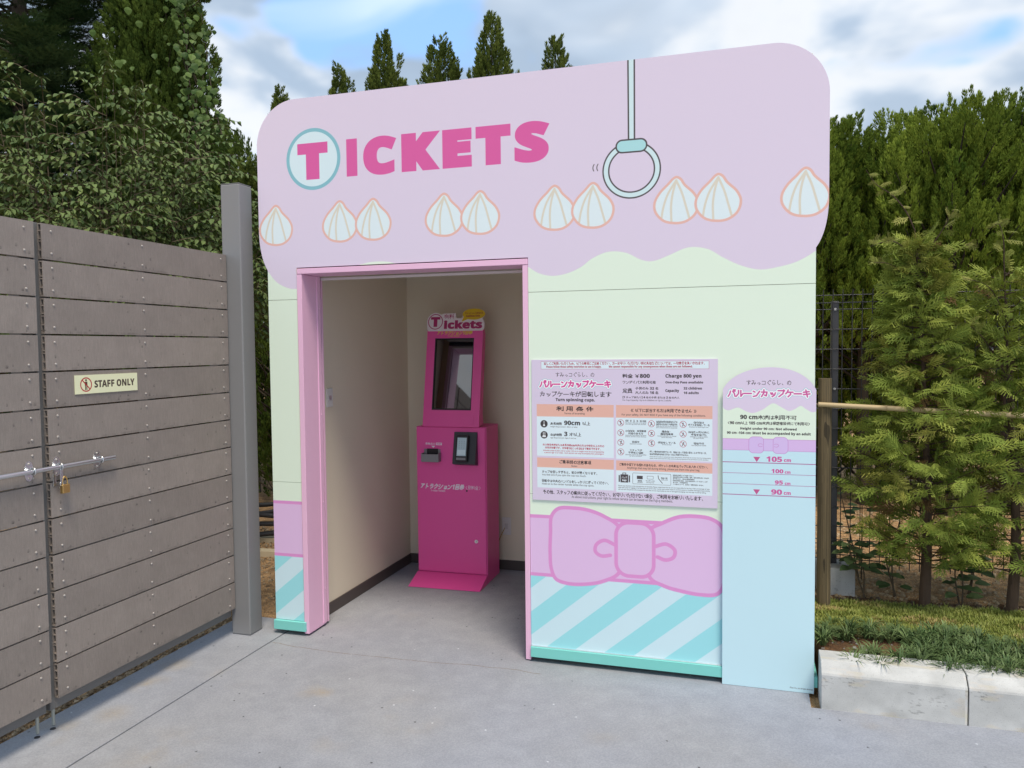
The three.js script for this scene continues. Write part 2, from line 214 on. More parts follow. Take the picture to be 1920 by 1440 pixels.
// ---------------------------------------------------------------- ticket booth
const art = { x0: -0.30, y0: 0.05, w: 3.02, h: 2.92 };
const facadeArt = (() => {
  const W = 2048, H = 1980, c = canvas(W, H), g = c.getContext('2d'), fx = (x) => (x - art.x0) / art.w * W, fy = (y) => H - (y - art.y0) / art.h * H, k = W / art.w;
  const spline = (pts, close) => { const q = new THREE.CatmullRomCurve3(pts.map(([x, y]) => new THREE.Vector3(x, y, 0)), !!close).getPoints(pts.length * 14); q.forEach((p, i) => (i ? g.lineTo(fx(p.x), fy(p.y)) : g.moveTo(fx(p.x), fy(p.y)))); };
  g.fillStyle = '#e4f4e2'; g.fillRect(0, 0, W, H);
  // lilac icing running down from the header
  g.fillStyle = '#dfd3e7'; g.beginPath();
  spline([[-0.30, 2.12], [-0.205, 2.02], [-0.146, 1.957], [-0.064, 1.922], [0.02, 1.924], [0.12, 1.955], [0.24, 2.0], [0.347, 2.032], [0.438, 2.047], [0.555, 2.036], [0.7, 1.96], [0.85, 1.93], [1.05, 1.96], [1.15, 2.01], [1.22, 2.015], [1.282, 1.988], [1.339, 1.954], [1.412, 1.938], [1.487, 1.949], [1.554, 1.977], [1.606, 2.014], [1.685, 2.043], [1.77, 2.035], [1.84, 2.0], [1.88, 1.99], [1.913, 1.993], [1.975, 2.015], [2.049, 2.044], [2.097, 2.047], [2.158, 2.032], [2.217, 1.995], [2.3, 1.953], [2.382, 1.932], [2.462, 1.941], [2.541, 1.962], [2.615, 2.004], [2.75, 2.12]]);
  g.lineTo(W, 0); g.lineTo(0, 0); g.closePath(); g.fill();
  // stripes, ribbon and bow on the lower wall
  g.save(); g.beginPath(); g.rect(0, fy(0.59), W, H); g.clip();
  g.fillStyle = '#d0ecf6'; g.fillRect(0, fy(0.59), W, H);
  g.fillStyle = '#9fe3ec';
  for (let i = -40; i < 20; i += 2) { const b = (n) => 0.133 + n * 0.1195, Y = (x, n) => fy(b(n) + 0.82 * (x - 1.284)); g.beginPath(); g.moveTo(fx(-0.4), Y(-0.4, i)); g.lineTo(fx(3), Y(3, i)); g.lineTo(fx(3), Y(3, i + 1)); g.lineTo(fx(-0.4), Y(-0.4, i + 1)); g.fill(); }
  g.restore();
  const RIB = '#e3c1e9', EDGE = '#e096d3';
  g.fillStyle = RIB; g.fillRect(0, fy(0.742), W, (0.742 - 0.444) * k);
  g.fillStyle = EDGE; g.fillRect(0, fy(0.750), W, 0.017 * k); g.fillRect(0, fy(0.455), W, 0.017 * k);
  g.strokeStyle = EDGE; g.lineWidth = 0.018 * k; g.lineJoin = g.lineCap = 'round';
  const blob = (pts) => { g.fillStyle = RIB; g.beginPath(); spline(pts, true); g.closePath(); g.fill(); g.stroke(); };
  blob([[1.735, 0.705], [1.66, 0.758], [1.58, 0.785], [1.506, 0.792], [1.43, 0.785], [1.395, 0.745], [1.389, 0.66], [1.386, 0.56], [1.392, 0.48], [1.415, 0.43], [1.47, 0.412], [1.55, 0.413], [1.65, 0.435], [1.735, 0.49]]);
  blob([[1.88, 0.70], [1.94, 0.74], [2.02, 0.775], [2.10, 0.782], [2.17, 0.772], [2.215, 0.74], [2.232, 0.66], [2.236, 0.56], [2.225, 0.46], [2.195, 0.417], [2.12, 0.408], [2.03, 0.418], [1.95, 0.436], [1.88, 0.475]]);
  for (const s of [[[1.71, 0.622], [1.66, 0.64], [1.62, 0.615], [1.616, 0.582], [1.645, 0.562], [1.69, 0.568]], [[1.905, 0.625], [1.96, 0.64], [2.0, 0.612], [1.993, 0.578], [1.955, 0.563], [1.918, 0.575]]]) { g.beginPath(); spline(s); g.stroke(); }
  g.fillStyle = RIB; g.beginPath(); g.roundRect(fx(1.718), fy(0.734), 0.182 * k, 0.262 * k, 0.062 * k); g.fill(); g.stroke();
  // whipped cream row
  const cream = (cx) => {
    g.beginPath(); spline([[cx + 0.004, 2.375], [cx + 0.022, 2.365], [cx + 0.04, 2.338], [cx + 0.085, 2.292], [cx + 0.102, 2.25], [cx + 0.088, 2.20], [cx + 0.045, 2.168], [cx - 0.01, 2.163], [cx - 0.06, 2.178], [cx - 0.096, 2.222], [cx - 0.098, 2.262], [cx - 0.075, 2.305], [cx - 0.035, 2.345], [cx - 0.01, 2.37]], true); g.closePath();
    g.fillStyle = '#e0eff4'; g.fill(); g.save(); g.clip();
    g.strokeStyle = '#dcd6c6'; g.lineWidth = 0.010 * k;
    for (const [a, b] of [[-0.045, -0.075], [-0.018, -0.022], [0.035, 0.07]]) { g.beginPath(); spline([[cx + 0.002, 2.36], [cx + a * 0.8, 2.30], [cx + a * 1.1 + b * 0.1, 2.24], [cx + b * 0.92, 2.172]]); g.stroke(); }
    g.restore(); g.strokeStyle = '#e8b9ae'; g.lineWidth = 0.0115 * k; g.stroke; g.beginPath();
    spline([[cx + 0.004, 2.375], [cx + 0.022, 2.365], [cx + 0.04, 2.338], [cx + 0.085, 2.292], [cx + 0.102, 2.25], [cx + 0.088, 2.20], [cx + 0.045, 2.168], [cx - 0.01, 2.163], [cx - 0.06, 2.178], [cx - 0.096, 2.222], [cx - 0.098, 2.262], [cx - 0.075, 2.305], [cx - 0.035, 2.345], [cx - 0.01, 2.37]], true); g.closePath(); g.stroke();
  };
  for (const cx of [-0.148, 0.243, 0.44, 0.84, 1.035, 1.42, 1.61, 2.005, 2.195, 2.572]) cream(cx);
  // strap and ring hanging from the top edge
  g.strokeStyle = '#4a4548'; g.lineWidth = 0.007 * k;
  g.fillStyle = '#d3ebef'; g.fillRect(fx(1.783), fy(2.95), 0.03 * k, (2.95 - 2.56) * k);
  g.beginPath(); g.moveTo(fx(1.783), 0); g.lineTo(fx(1.785), fy(2.56)); g.moveTo(fx(1.813), 0); g.lineTo(fx(1.813), fy(2.56)); g.stroke();
  const ell = (rx, ry) => { g.beginPath(); g.ellipse(fx(1.798), fy(2.424), rx * k, ry * k, 0, 0, Math.PI * 2); };
  ell(0.122, 0.118); g.lineWidth = 0.034 * k; g.stroke(); g.strokeStyle = '#d3ebef'; g.lineWidth = 0.021 * k; g.stroke();
  g.strokeStyle = '#4a4548'; g.lineWidth = 0.007 * k; g.fillStyle = '#addfe3'; g.beginPath(); g.roundRect(fx(1.726), fy(2.566), 0.144 * k, 0.058 * k, 0.028 * k); g.fill(); g.stroke();
  g.lineWidth = 0.004 * k; for (const x of [1.613, 1.632]) { g.beginPath(); g.moveTo(fx(x + 0.006), fy(2.463)); g.quadraticCurveTo(fx(x - 0.005), fy(2.447), fx(x + 0.004), fy(2.432)); g.stroke(); }
  // TICKETS, each letter fitted to its place
  g.fillStyle = '#d8edf4'; g.strokeStyle = '#86bfcc'; g.lineWidth = 0.019 * k; g.beginPath(); g.arc(fx(0.0925), fy(2.609), 0.1545 * k, 0, 7); g.fill(); g.stroke();
  g.font = 'bold 300px sans-serif'; g.fillStyle = g.strokeStyle = '#dc5ea4'; g.lineJoin = 'miter'; g.miterLimit = 3;
  for (const [ch, x0, x1, y0, y1] of [['T', -0.004, 0.181, 2.501, 2.696], ['I', 0.292, 0.355, 2.501, 2.696], ['C', 0.387, 0.579, 2.497, 2.70], ['K', 0.606, 0.811, 2.501, 2.696], ['E', 0.834, 1.0, 2.501, 2.696], ['T', 1.016, 1.201, 2.501, 2.696], ['S', 1.216, 1.396, 2.497, 2.70]]) {
    const m = g.measureText(ch), fat = 38, bw = m.actualBoundingBoxRight + m.actualBoundingBoxLeft + fat, bh = m.actualBoundingBoxAscent + m.actualBoundingBoxDescent + fat;
    g.save(); g.translate(fx(x0), fy(y0)); g.scale((x1 - x0) * k / bw, (y1 - y0) * k / bh);
    if (ch === 'I') g.fillRect(0, -bh, bw, bh);
    else { g.lineWidth = fat; g.translate(m.actualBoundingBoxLeft + fat / 2, -m.actualBoundingBoxDescent - fat / 2); g.fillText(ch, 0, 0); g.strokeText(ch, 0, 0); }
    g.restore();
  }
  return tex(c);
})();
const fine = rep(T.grain, 3, 3);
M.print = mat(0xffffff, 0.62, 0, { map: facadeArt, bumpMap: rep(T.grain, 8, 8), bumpScale: 0.0002 });
M.pink = mat(S(0.86, 0.53, 0.73), 0.42);
M.teal = mat(S(0.22, 0.66, 0.61), 0.5);
M.alu = mat(S(0.75, 0.76, 0.78), 0.35, 0.9);
M.matteBlack = mat(S(0.03, 0.03, 0.03), 0.75);
M.cream = mat(S(0.77, 0.70, 0.56), 0.78, 0, { bumpMap: rep(T.lump, 6, 6), bumpScale: 0.0006 });
M.plinth = mat(S(0.075, 0.062, 0.058), 0.55);
M.plaster = mat(S(0.74, 0.71, 0.64), 0.85);
M.ply = mat(S(0.62, 0.45, 0.27), 0.8);
M.white = mat(S(0.72, 0.71, 0.69), 0.45);
M.dark = mat(S(0.03, 0.03, 0.032), 0.6);
{
  const b = thing('ticket_booth', 'pastel ticket booth with lilac header reading TICKETS and a pink framed doorway', 'booth', [1.2, 0, -0.8]);
  const skin = (shape, name, depth = 0.02) => part(b, name, uvBy(new THREE.ExtrudeGeometry(shape, { depth, bevelEnabled: false, curveSegments: 20 }).translate(0, 0, -depth), (x, y) => [(x - art.x0) / art.w, (y - art.y0) / art.h]), M.print);
  // header panel with its rounded wings, cut round the doorway
  const s = new THREE.Shape(), L = -0.255, R = 2.672, top = 2.937, r = 0.24, seam = 1.8625;
  s.moveTo(-0.205, seam); s.lineTo(-0.0245, seam); s.lineTo(-0.0245, 2.034); s.lineTo(1.2845, 2.034); s.lineTo(1.2845, seam); s.lineTo(2.6195, seam); s.lineTo(2.6195, 2.02);
  s.quadraticCurveTo(2.668, 2.09, R, 2.23); s.lineTo(R, top - r); s.absarc(R - r, top - r, r, 0, Math.PI / 2, false); s.lineTo(L + r, top); s.absarc(L + r, top - r, r, Math.PI / 2, Math.PI, false); s.lineTo(L, 2.23); s.quadraticCurveTo(-0.252, 2.10, -0.205, 2.025); s.closePath();
  skin(s, 'header_panel');
  const rect = (x0, x1, y0, y1) => new THREE.Shape([[x0, y0], [x1, y0], [x1, y1], [x0, y1]].map((p) => new THREE.Vector2(...p)));
  for (const [x0, x1, y0, y1] of [[-0.205, -0.0245, 0.8562, 1.8603], [1.2845, 2.6195, 0.8562, 1.8603], [-0.205, -0.0245, 0.080, 0.8543], [1.2845, 2.6195, 0.080, 0.8543]]) skin(rect(x0, x1, y0, y1), 'wall_panel');
  part(b, 'panel_edge', bx(-0.0245, -0.0215, 0.08, 2.03, -0.02, -0.001), M.ply);
  // skirting, in two lengths, with an aluminium drip edge on the long one
  for (const [x0, x1] of [[-0.209, -0.008], [1.2855, 2.640]]) part(b, 'skirting_board', bx(x0, x1, 0.026, 0.0775, -0.02, 0.018, 0.002), M.teal);
  part(b, 'drip_edge', bx(1.2855, 2.626, 0.0778, 0.0818, -0.0005, 0.009, 0.001), M.alu);
  part(b, 'skirting_end', bx(2.6195, 2.640, 0.026, 0.075, -0.5, -0.0205, 0.002), M.teal);
  // door frame
  part(b, 'jamb', [bx(-0.0212, 0.008, 0.012, 1.9975, -0.18, 0.005, 0.002), bx(-0.003, 0.0125, 0.02, 1.9975, -0.18, -0.147, 0.001)], M.pink);
  part(b, 'jamb', bx(1.2565, 1.2828, 0.006, 1.9975, -0.18, 0.005, 0.002), M.pink);
  part(b, 'lintel', bx(-0.0185, 1.2828, 1.9985, 2.0275, -0.18, 0.007, 0.002), M.pink);
  part(b, 'guide_rail', bx(-0.0212, 0.008, 0.015, 1.9975, -0.212, -0.197, 0.001), M.pink);
  part(b, 'guide_rail', bx(1.2565, 1.2828, 0.015, 1.9975, -0.212, -0.197, 0.001), M.pink);
  part(b, 'groove_shade_strip', [bx(-0.0212, -0.002, 0.018, 1.9975, -0.1968, -0.1802), bx(1.267, 1.2828, 0.018, 1.9975, -0.1968, -0.1802), bx(-0.02, 1.28, 2.006, 2.06, -0.21, -0.181)], M.matteBlack);  // near-black strips in the shutter gaps: their shade put in as colour
  part(b, 'shutter_bar', bx(0.009, 1.2555, 1.979, 1.993, -0.214, -0.19, 0.002), M.white);
  part(b, 'shutter_housing', bx(-0.03, 1.30, 2.03, 2.11, -0.42, -0.215, 0.004), M.white);
  { const q = [[0.004, 0], [0.004, 0.002], [0.0025, 0.0035], [0, 0.004]].map(([x, y]) => new THREE.Vector2(x, y)), dome = new THREE.LatheGeometry(q, 8).rotateZ(-Math.PI / 2); for (const y of [0.22, 0.72, 1.22, 1.82]) part(b, 'rivet', dome.clone().translate(0.0124, y, -0.164), M.pink); }
  // shell and room
  part(b, 'wall', bx(-0.195, -0.0702, 0.0, 2.35, -1.64, -0.2125), M.cream).name = 'side_wall';
  part(b, 'wall_stud', [bx(-0.195, -0.0225, 0.03, 2.35, -0.212, -0.0205), bx(1.2835, 2.6, 0.03, 2.03, -0.12, -0.0205), bx(-0.0215, 2.6, 2.06, 2.88, -0.10, -0.0205)], M.ply);
  part(b, 'side_wall', bx(1.46, 1.52, 0, 2.35, -1.64, -0.1205), M.cream);
  part(b, 'side_wall', bx(2.5, 2.598, 0, 2.35, -1.64, -0.1205), M.plaster);
  part(b, 'back_wall', bx(-0.0698, 2.4998, 0, 2.35, -1.64, -1.526), M.cream);
  part(b, 'ceiling', bx(-0.0698, 1.4598, 2.112, 2.16, -1.5258, -0.2125), M.plaster);
  part(b, 'roof', bx(-0.2, 2.6, 2.352, 2.40, -1.68, -0.1005, 0.004), M.plaster);
  part(b, 'baseboard', [bx(-0.0698, -0.062, 0.0005, 0.07, -1.5255, -0.2128, 0.001), bx(-0.0618, 1.4598, 0.0005, 0.07, -1.5258, -1.518, 0.001)], M.plinth);
  const sw = part(b, 'switch_plate', bx(-0.07, -0.061, 1.244, 1.355, -0.425, -0.355, 0.003), M.white);
  mesh('switch', [bx(-0.061, -0.058, 1.285, 1.312, -0.405, -0.375, 0.001)], M.alu, sw);
  const out = part(b, 'socket_plate', bx(0.647, 0.714, 0.253, 0.378, -1.526, -1.518, 0.003), M.white);
  mesh('socket', bx(0.668, 0.693, 0.295, 0.335, -1.518, -1.5155, 0.001), mat(S(0.6, 0.6, 0.58), 0.5), out);
}
// safety notice: a printed board on the wall
const INK = '#2c272b', RED = '#a82a44', RED2 = '#b0223c';
{
  const k = 2.2, W = Math.round(897 * k), H = Math.round(700 * k), c = canvas(W, H), g = c.getContext('2d');
  g.fillStyle = '#dbcfe6'; g.fillRect(0, 0, W, H);
  const R = (x0, y0, x1, y1, f) => { g.fillStyle = f; g.fillRect(x0 * k, y0 * k, (x1 - x0) * k, (y1 - y0) * k); };
  const t = (s, x0, y0, x1, y1, o) => line(g, s, x0 * k, y0 * k, x1 * k, y1 * k, o);
  const PALE = '#dff0f8', TAB = '#e8b7a8', en = { bold: false, color: '#443e42' };
  R(49, 9, 857, 46, PALE); g.strokeStyle = '#b0506a'; g.lineWidth = 1.2 * k; g.strokeRect(49 * k, 9 * k, 808 * k, 37 * k);
  t('楽しくご利用いただくため、以下の事項にご注意ください。万一お守りいただけない時の負傷などについては、一切責任を負いかねます。', 63, 12, 845, 26, { color: RED });
  t('Please follow these safety restriction to use it happy.', 75, 30, 351, 40, { color: RED }); t('We cannot responsible for any consequences when these are not followed.', 387, 30, 783, 40, { color: RED });
  t('すみっコぐらし。の', 122, 62, 317, 85, { weight: 0.085 });
  const ttl = 'バルーンカップケーキ';
  t(ttl, 40, 102, 398, 136, { color: '#86c4cf', weight: 0.16, outline: 17 }); t(ttl, 40, 102, 398, 136, { color: '#f4f6fb', weight: 0.16, outline: 13.5 }); t(ttl, 40, 102, 398, 136, { color: '#d84a98', weight: 0.21 });
  t('カップケーキが回転します', 40, 156, 401, 182, { weight: 0.12 }); t('Turn spinning cups.', 122, 190, 319, 205);
  t('料金 ￥800', 453, 70, 584, 89); t('Charge 800 yen', 656, 71, 824, 88); t('ワンデイパス利用可能', 453, 103, 612, 117); t('One-Day Pass available', 656, 104, 831, 115);
  t('定員', 453, 140, 501, 162); t('子供のみ 32 名', 514, 132, 625, 145); t('大人のみ 16 名', 514, 152, 625, 166); t('Capacity', 656, 142, 720, 156); t('32 children', 741, 132, 826, 144); t('16 adults', 741, 153, 811, 165);
  t('[1 カップあたり] 4 名の子供 または 2 名の大人', 453, 177, 722, 187); t('For Cup Capacity: Up to 4 children or Up to 2 adults', 453, 192, 684, 200, en);
  R(25, 220, 410, 478, PALE); R(25, 220, 410, 281, TAB); R(421, 220, 873, 481, PALE); R(421, 220, 873, 281, TAB); R(25, 487, 410, 637, PALE); R(25, 487, 410, 535, TAB); R(421, 489, 873, 642, PALE); R(421, 489, 873, 537, TAB);
  t('利 用 条 件', 125, 230, 312, 253); t('Terms of boarding', 165, 260, 268, 269, en); t('≪ 以下に該当する方は利用できません ≫', 491, 236, 802, 253); t('For your safety, DO NOT RIDE if you have any of the following conditions.', 448, 261, 843, 271, en);
  for (const [cy, who] of [[318, 1], [373, 2]]) { g.fillStyle = '#3f3b3e'; g.beginPath(); g.arc(62 * k, cy * k, 18.5 * k, 0, 7); g.fill(); g.fillStyle = '#eef4f8'; for (let i = 0; i < who; i++) { const x = (62 + (who - 1) * (i ? 4 : -4)) * k; g.beginPath(); g.arc(x, (cy - 9) * k, 3 * k, 0, 7); g.fill(); g.beginPath(); g.moveTo(x, (cy - 5) * k); g.lineTo(x + 6 * k, (cy + 11) * k); g.lineTo(x - 6 * k, (cy + 11) * k); g.fill(); } }
  t('身長制限', 94, 310, 153, 323); t('90cm', 164, 300, 246, 322); t('以上', 255, 304, 295, 321); t('Height Requirement : 90cm or taller', 94, 328, 232, 334, en);
  t('年齢制限', 94, 365, 153, 378); t('3', 164, 355, 181, 377); t('才以上', 190, 359, 250, 376); t('Age Requirement: Ages 3 and up', 94, 383, 224, 389, en);
  t('※小学生未満または身長105cm未満の方は中学生以上の方の', 54, 416, 363, 427, { color: RED2 }); t('付添が必要です。付添者1名につき2名まで乗車できます。', 66, 431, 352, 442, { color: RED2 });
  t('※Guests under 6 years old or under 105 cm in height must be accompanied by', 56, 447, 362, 454, { color: RED2, bold: false }); t('a person age 12 or older.  Each person can only accompany two passengers.', 62, 457, 362, 464, { color: RED2, bold: false });
  const ban = (x, y, i) => { const r2 = rng(i * 31 + 7); g.fillStyle = '#4a4448'; g.beginPath(); g.arc((x + 15 + r2() * 4) * k, (y + 9 + r2() * 3) * k, 3.2 * k, 0, 7); g.fill(); g.lineCap = 'round'; g.strokeStyle = '#4a4448'; g.lineWidth = 3 * k; g.beginPath(); g.moveTo((x + 16) * k, (y + 13) * k); g.lineTo((x + 14 + r2() * 6) * k, (y + 19) * k); g.lineTo((x + 9 + r2() * 5) * k, (y + 25) * k); g.moveTo((x + 16) * k, (y + 17) * k); g.lineTo((x + 20 + r2() * 4) * k, (y + 22) * k); g.stroke(); g.strokeStyle = '#b3435c'; g.lineWidth = 2 * k; g.beginPath(); g.arc((x + 16) * k, (y + 16) * k, 15 * k, 0, 7); g.moveTo((x + 5.5) * k, (y + 5.5) * k); g.lineTo((x + 26.5) * k, (y + 26.5) * k); g.stroke(); };
  [[428, 290, ['脊椎・首・足・腰・胸に疾患'], ['Any injury or disorders of the spinal', 'cord, neck, legs, lower back, and chest.']], [428, 338, ['心臓疾患・血圧異常', '持病のある方'], ['Guests with heart disease, high blood', 'pressure, and other chronic conditions']], [428, 385, ['妊娠中'], ['Expectant mothers']], [428, 431, ['スタッフが', '不適当と判断'], ['Any other reasons be disqualified', 'by fuji-q members.']],
    [575, 292, ['高所恐怖や閉所恐怖などの', '症状がある方はリスクを伴うおそれ'], ['Those who are more prone to fracture', 'due to weakened bones or osteoporosis.']], [575, 338, ['脳血管・', '脳神経異常'], ['Cerebrovascular or cranial', 'nerve disorders']], [575, 385, ['飲酒をしている'], ['Drink alcohol']],
    [723, 292, ['骨折又は', 'ギプスを装着している'], ['Fracture or wearing a cast']], [723, 338, ['直近1ヶ月以内に', '手術を受けた'], ['Undergone surgery within', 'the past month.']], [723, 385, ['体調不良'], ['Poor physical health']]].forEach(([x, y, ja, e], i) => {
    ban(x, y, i); let yy = y + (ja.length + e.length > 2 ? 1 : 7);
    for (const s of ja) { const w = Math.min(100, s.length * 12); t(s, x + 88 - w / 2, yy, x + 88 + w / 2, yy + 10); yy += 12; }
    for (const s of e) { const w = Math.min(100, s.length * 3.4); t(s, x + 88 - w / 2, yy, x + 88 + w / 2, yy + 5, en); yy += 6.5; }
  });
  t('正しい乗車姿勢を保てない方、体格によって座席に座ることのできない方、', 582, 437, 852, 446); t('及び安全装置を固定できない方はご利用できません。', 582, 449, 770, 458); t('Guests who are unable to maintain the correct riding posture, whose body size prevents them from being properly', 582, 463, 866, 468, en); t('seated, or who cannot have the safety restraints securely fastened are not permitted to use this attraction.', 582, 471, 856, 476, en);
  t('ご乗車時の注意事項', 136, 496, 299, 514); t('Notes', 199, 520, 229, 528, en);
  t('カップを回しすぎると、気分が悪くなります。', 49, 550, 336, 563); t('You feel sick if you spin the cup too much.', 49, 567, 274, 576, en); t('回転中は中央のハンドルをしっかりにぎってください。', 48, 595, 392, 609); t('Hold on to the center handle while the cup spins.', 48, 613, 313, 622, en);
  t('ご乗車中落下する恐れのあるもの、ポケットの中身はバッグにお入れください。', 435, 501, 859, 514); t('Anythings that may fall during driving, please put them into your bag.', 474, 518, 817, 528, en);
  g.fillStyle = '#4a4448'; g.fillRect(442 * k, 556 * k, 37 * k, 39 * k); g.fillRect(433 * k, 560 * k, 6 * k, 33 * k); g.fillRect(482 * k, 560 * k, 6 * k, 33 * k); g.strokeStyle = '#4a4448'; g.lineWidth = 3 * k; g.strokeRect(453 * k, 549 * k, 15 * k, 8 * k);
  t('バッグ', 447, 566, 474, 576, { color: '#e8f2f8' }); t('bags', 450, 579, 471, 588, { color: '#e8f2f8' });
  g.lineWidth = 1.4 * k; g.beginPath(); g.roundRect(501 * k, 547 * k, 181 * k, 53 * k, 4 * k); g.stroke(); g.fillRect(521 * k, 560 * k, 28 * k, 16 * k); g.strokeRect(570 * k, 560 * k, 29 * k, 14 * k); g.lineWidth = 3 * k; g.beginPath(); g.moveTo(622 * k, 556 * k); g.lineTo(624 * k, 570 * k); g.lineTo(642 * k, 592 * k); g.stroke();
  t('貴重品', 525, 580, 546, 588); t('Valuables', 522, 590, 549, 595, en); t('ワンデイパス', 563, 580, 606, 587); t('One-Day Pass', 566, 589, 603, 594, en); t('自撮り棒', 636, 563, 666, 571); t('Selfie stick', 636, 573, 668, 578, en);
  ['貴重品の管理にはご注意ください。', '貴重品や手荷物などの紛失、盗難、破損の責任は負いかねます', '落下物により、他のお客様や施設に', '損害を与えた場合、賠償の責任を負っていただくことが', 'あります。お客様同士の', 'トラブルについて、当方は一切責任を負いません。'].forEach((s, i) => t(s, 691, 548 + i * 8.6, 691 + Math.min(168, s.length * 6.4), 554 + i * 8.6));
  ['Please pay attention to the management of valuables.Please understand that we are not responsible for the loss, theft and damage of valu-', 'ables and carry-on luggage. If an item falls out of the roller coaster and causes injury to another guests or facilities damaged,responsibility', 'will rest with the person who dropped the item.We are not responsible for lost or damaged belongings and damage caused by falling.'].forEach((s, i) => t(s, 431, 608 + i * 9, 862 - (i === 2 ? 16 : 0), 614 + i * 9, en));
  t('その他、スタッフの案内に従ってください。お守りいただけない場合、ご利用をお断りいたします。', 53, 647, 841, 667); t('As above instructions, your right to refuse service can be based on the Fuji-q members.', 200, 671, 692, 683, en);
  const s = thing('safety_notice', 'lilac rules board printed with Japanese and English ride conditions beside the doorway', 'sign', [1.748, 0.826, 0.001]);
  part(s, 'board', uvBy(bx(1.300, 2.197, 0.826, 1.526, 0.001, 0.007), (x, y) => [(x - 1.3) / 0.897, (y - 0.826) / 0.7]), mat(0xffffff, 0.5, 0, { map: tex(c) }));
}
// height chart: a cut-out board standing on the ground against the wall
{
  const x0 = 2.2205, x1 = 2.6235, top = 1.487, k = 1300, W = Math.round((x1 - x0) * k), H = Math.round(top * k), c = canvas(W, H), g = c.getContext('2d');
  const fx = (x) => (x - x0) * k, fy = (y) => H - y * k, P = '#cf5a9e';
  const t = (s, a, b, cc, d, o) => line(g, s, fx(a), fy(b), fx(cc), fy(d), o);
  g.fillStyle = '#e4f4e2'; g.fillRect(0, 0, W, H);
  g.fillStyle = '#dfd2e9'; g.beginPath(); g.moveTo(0, 0); g.lineTo(0, fy(1.30));
  new THREE.CatmullRomCurve3([[2.2195, 1.31], [2.225, 1.297], [2.244, 1.289], [2.288, 1.302], [2.322, 1.286], [2.352, 1.278], [2.395, 1.294], [2.44, 1.323], [2.475, 1.307], [2.509, 1.29], [2.533, 1.298], [2.559, 1.313], [2.581, 1.299], [2.608, 1.285], [2.626, 1.29]].map(([x, y]) => new THREE.Vector3(x, y, 0))).getPoints(120).forEach((p) => g.lineTo(fx(p.x), fy(p.y)));
  g.lineTo(W, 0); g.closePath(); g.fill();
  g.fillStyle = '#c8eaf5'; g.fillRect(0, fy(1.132), W, H);
  g.fillStyle = '#dcbdec'; g.fillRect(0, fy(1.158), W, 0.051 * k); g.strokeStyle = '#c78fcf'; g.lineWidth = 0.0022 * k;
  g.beginPath(); g.moveTo(0, fy(1.158)); g.lineTo(W, fy(1.158)); g.moveTo(0, fy(1.107)); g.lineTo(W, fy(1.107)); g.stroke();
  g.fillStyle = '#d8c0ef'; for (const [a, w] of [[2.336, 0.066], [2.440, 0.066]]) { g.beginPath(); g.roundRect(fx(a), fy(1.169), w * k, 0.074 * k, 0.02 * k); g.fill(); g.stroke(); } g.fillRect(fx(2.400), fy(1.160), 0.042 * k, 0.054 * k); g.strokeRect(fx(2.400), fy(1.160), 0.042 * k, 0.054 * k);
  for (const [a, s] of [[2.400, -1], [2.442, 1]]) { g.beginPath(); g.ellipse(fx(a + s * 0.013), fy(1.131), 0.010 * k, 0.007 * k, 0, s < 0 ? 0.5 : -2.6, s < 0 ? 5.8 : 2.6); g.stroke(); }
  t('すみっコぐらし。の', 2.324, 1.429, 2.519, 1.406, { weight: 0.085 });
  const ttl = 'バルーンカップケーキ';
  t(ttl, 2.242, 1.386, 2.600, 1.352, { color: '#86c4cf', weight: 0.16, outline: 10 }); t(ttl, 2.242, 1.386, 2.600, 1.352, { color: '#f4f6fb', weight: 0.16, outline: 8 }); t(ttl, 2.242, 1.386, 2.600, 1.352, { color: P, weight: 0.19 });
  t('90 cm未満は利用不可', 2.297, 1.269, 2.542, 1.249, { weight: 0.125 }); t('（90 cm以上 105 cm未満は保護者同伴にて利用可）', 2.237, 1.239, 2.604, 1.225); t('Height under 90 cm: Not allowed', 2.297, 1.212, 2.543, 1.201); t('90 cm -104 cm: Must be accompanied by an adult', 2.239, 1.193, 2.602, 1.181);
  g.fillStyle = P; g.strokeStyle = '#a85c93';
  for (const [y, w] of [[1.05, 0.0035], [1.0, 0.002], [0.95, 0.002], [0.90, 0.0035]]) { g.lineWidth = w * k; g.beginPath(); g.moveTo(0, fy(y)); g.lineTo(W, fy(y)); g.stroke(); }
  for (const y of [1.053, 0.903]) { g.fillStyle = '#c4588f'; g.beginPath(); g.moveTo(fx(2.356), fy(y + 0.024)); g.lineTo(fx(2.386), fy(y + 0.024)); g.lineTo(fx(2.371), fy(y)); g.fill(); }
  t('105', 2.412, 1.081, 2.482, 1.056, { color: P }); t('cm', 2.488, 1.074, 2.520, 1.057, { color: P }); t('100', 2.434, 1.023, 2.487, 1.004, { color: P }); t('cm', 2.492, 1.018, 2.518, 1.004, { color: P }); t('95', 2.450, 0.972, 2.486, 0.953, { color: P }); t('cm', 2.492, 0.967, 2.518, 0.953, { color: P }); t('90', 2.434, 0.931, 2.482, 0.906, { color: P }); t('cm', 2.488, 0.924, 2.520, 0.907, { color: P });
  t('©San-X Co., Ltd. All Rights Reserved.', 2.520, 0.022, 2.620, 0.016, { bold: false });
  const sh = new THREE.Shape(); sh.moveTo(x0, 0.001); sh.lineTo(x1, 0.001); sh.lineTo(x1, 1.385); sh.bezierCurveTo(x1 - 0.03, 1.45, 2.52, top, 2.43, top); sh.bezierCurveTo(2.34, top, x0 + 0.03, 1.45, x0, 1.385); sh.closePath();
  const s = thing('height_chart', 'pale blue height chart board marked 90 to 105 cm leaning on the wall corner', 'sign', [2.422, 0, 0.02]);
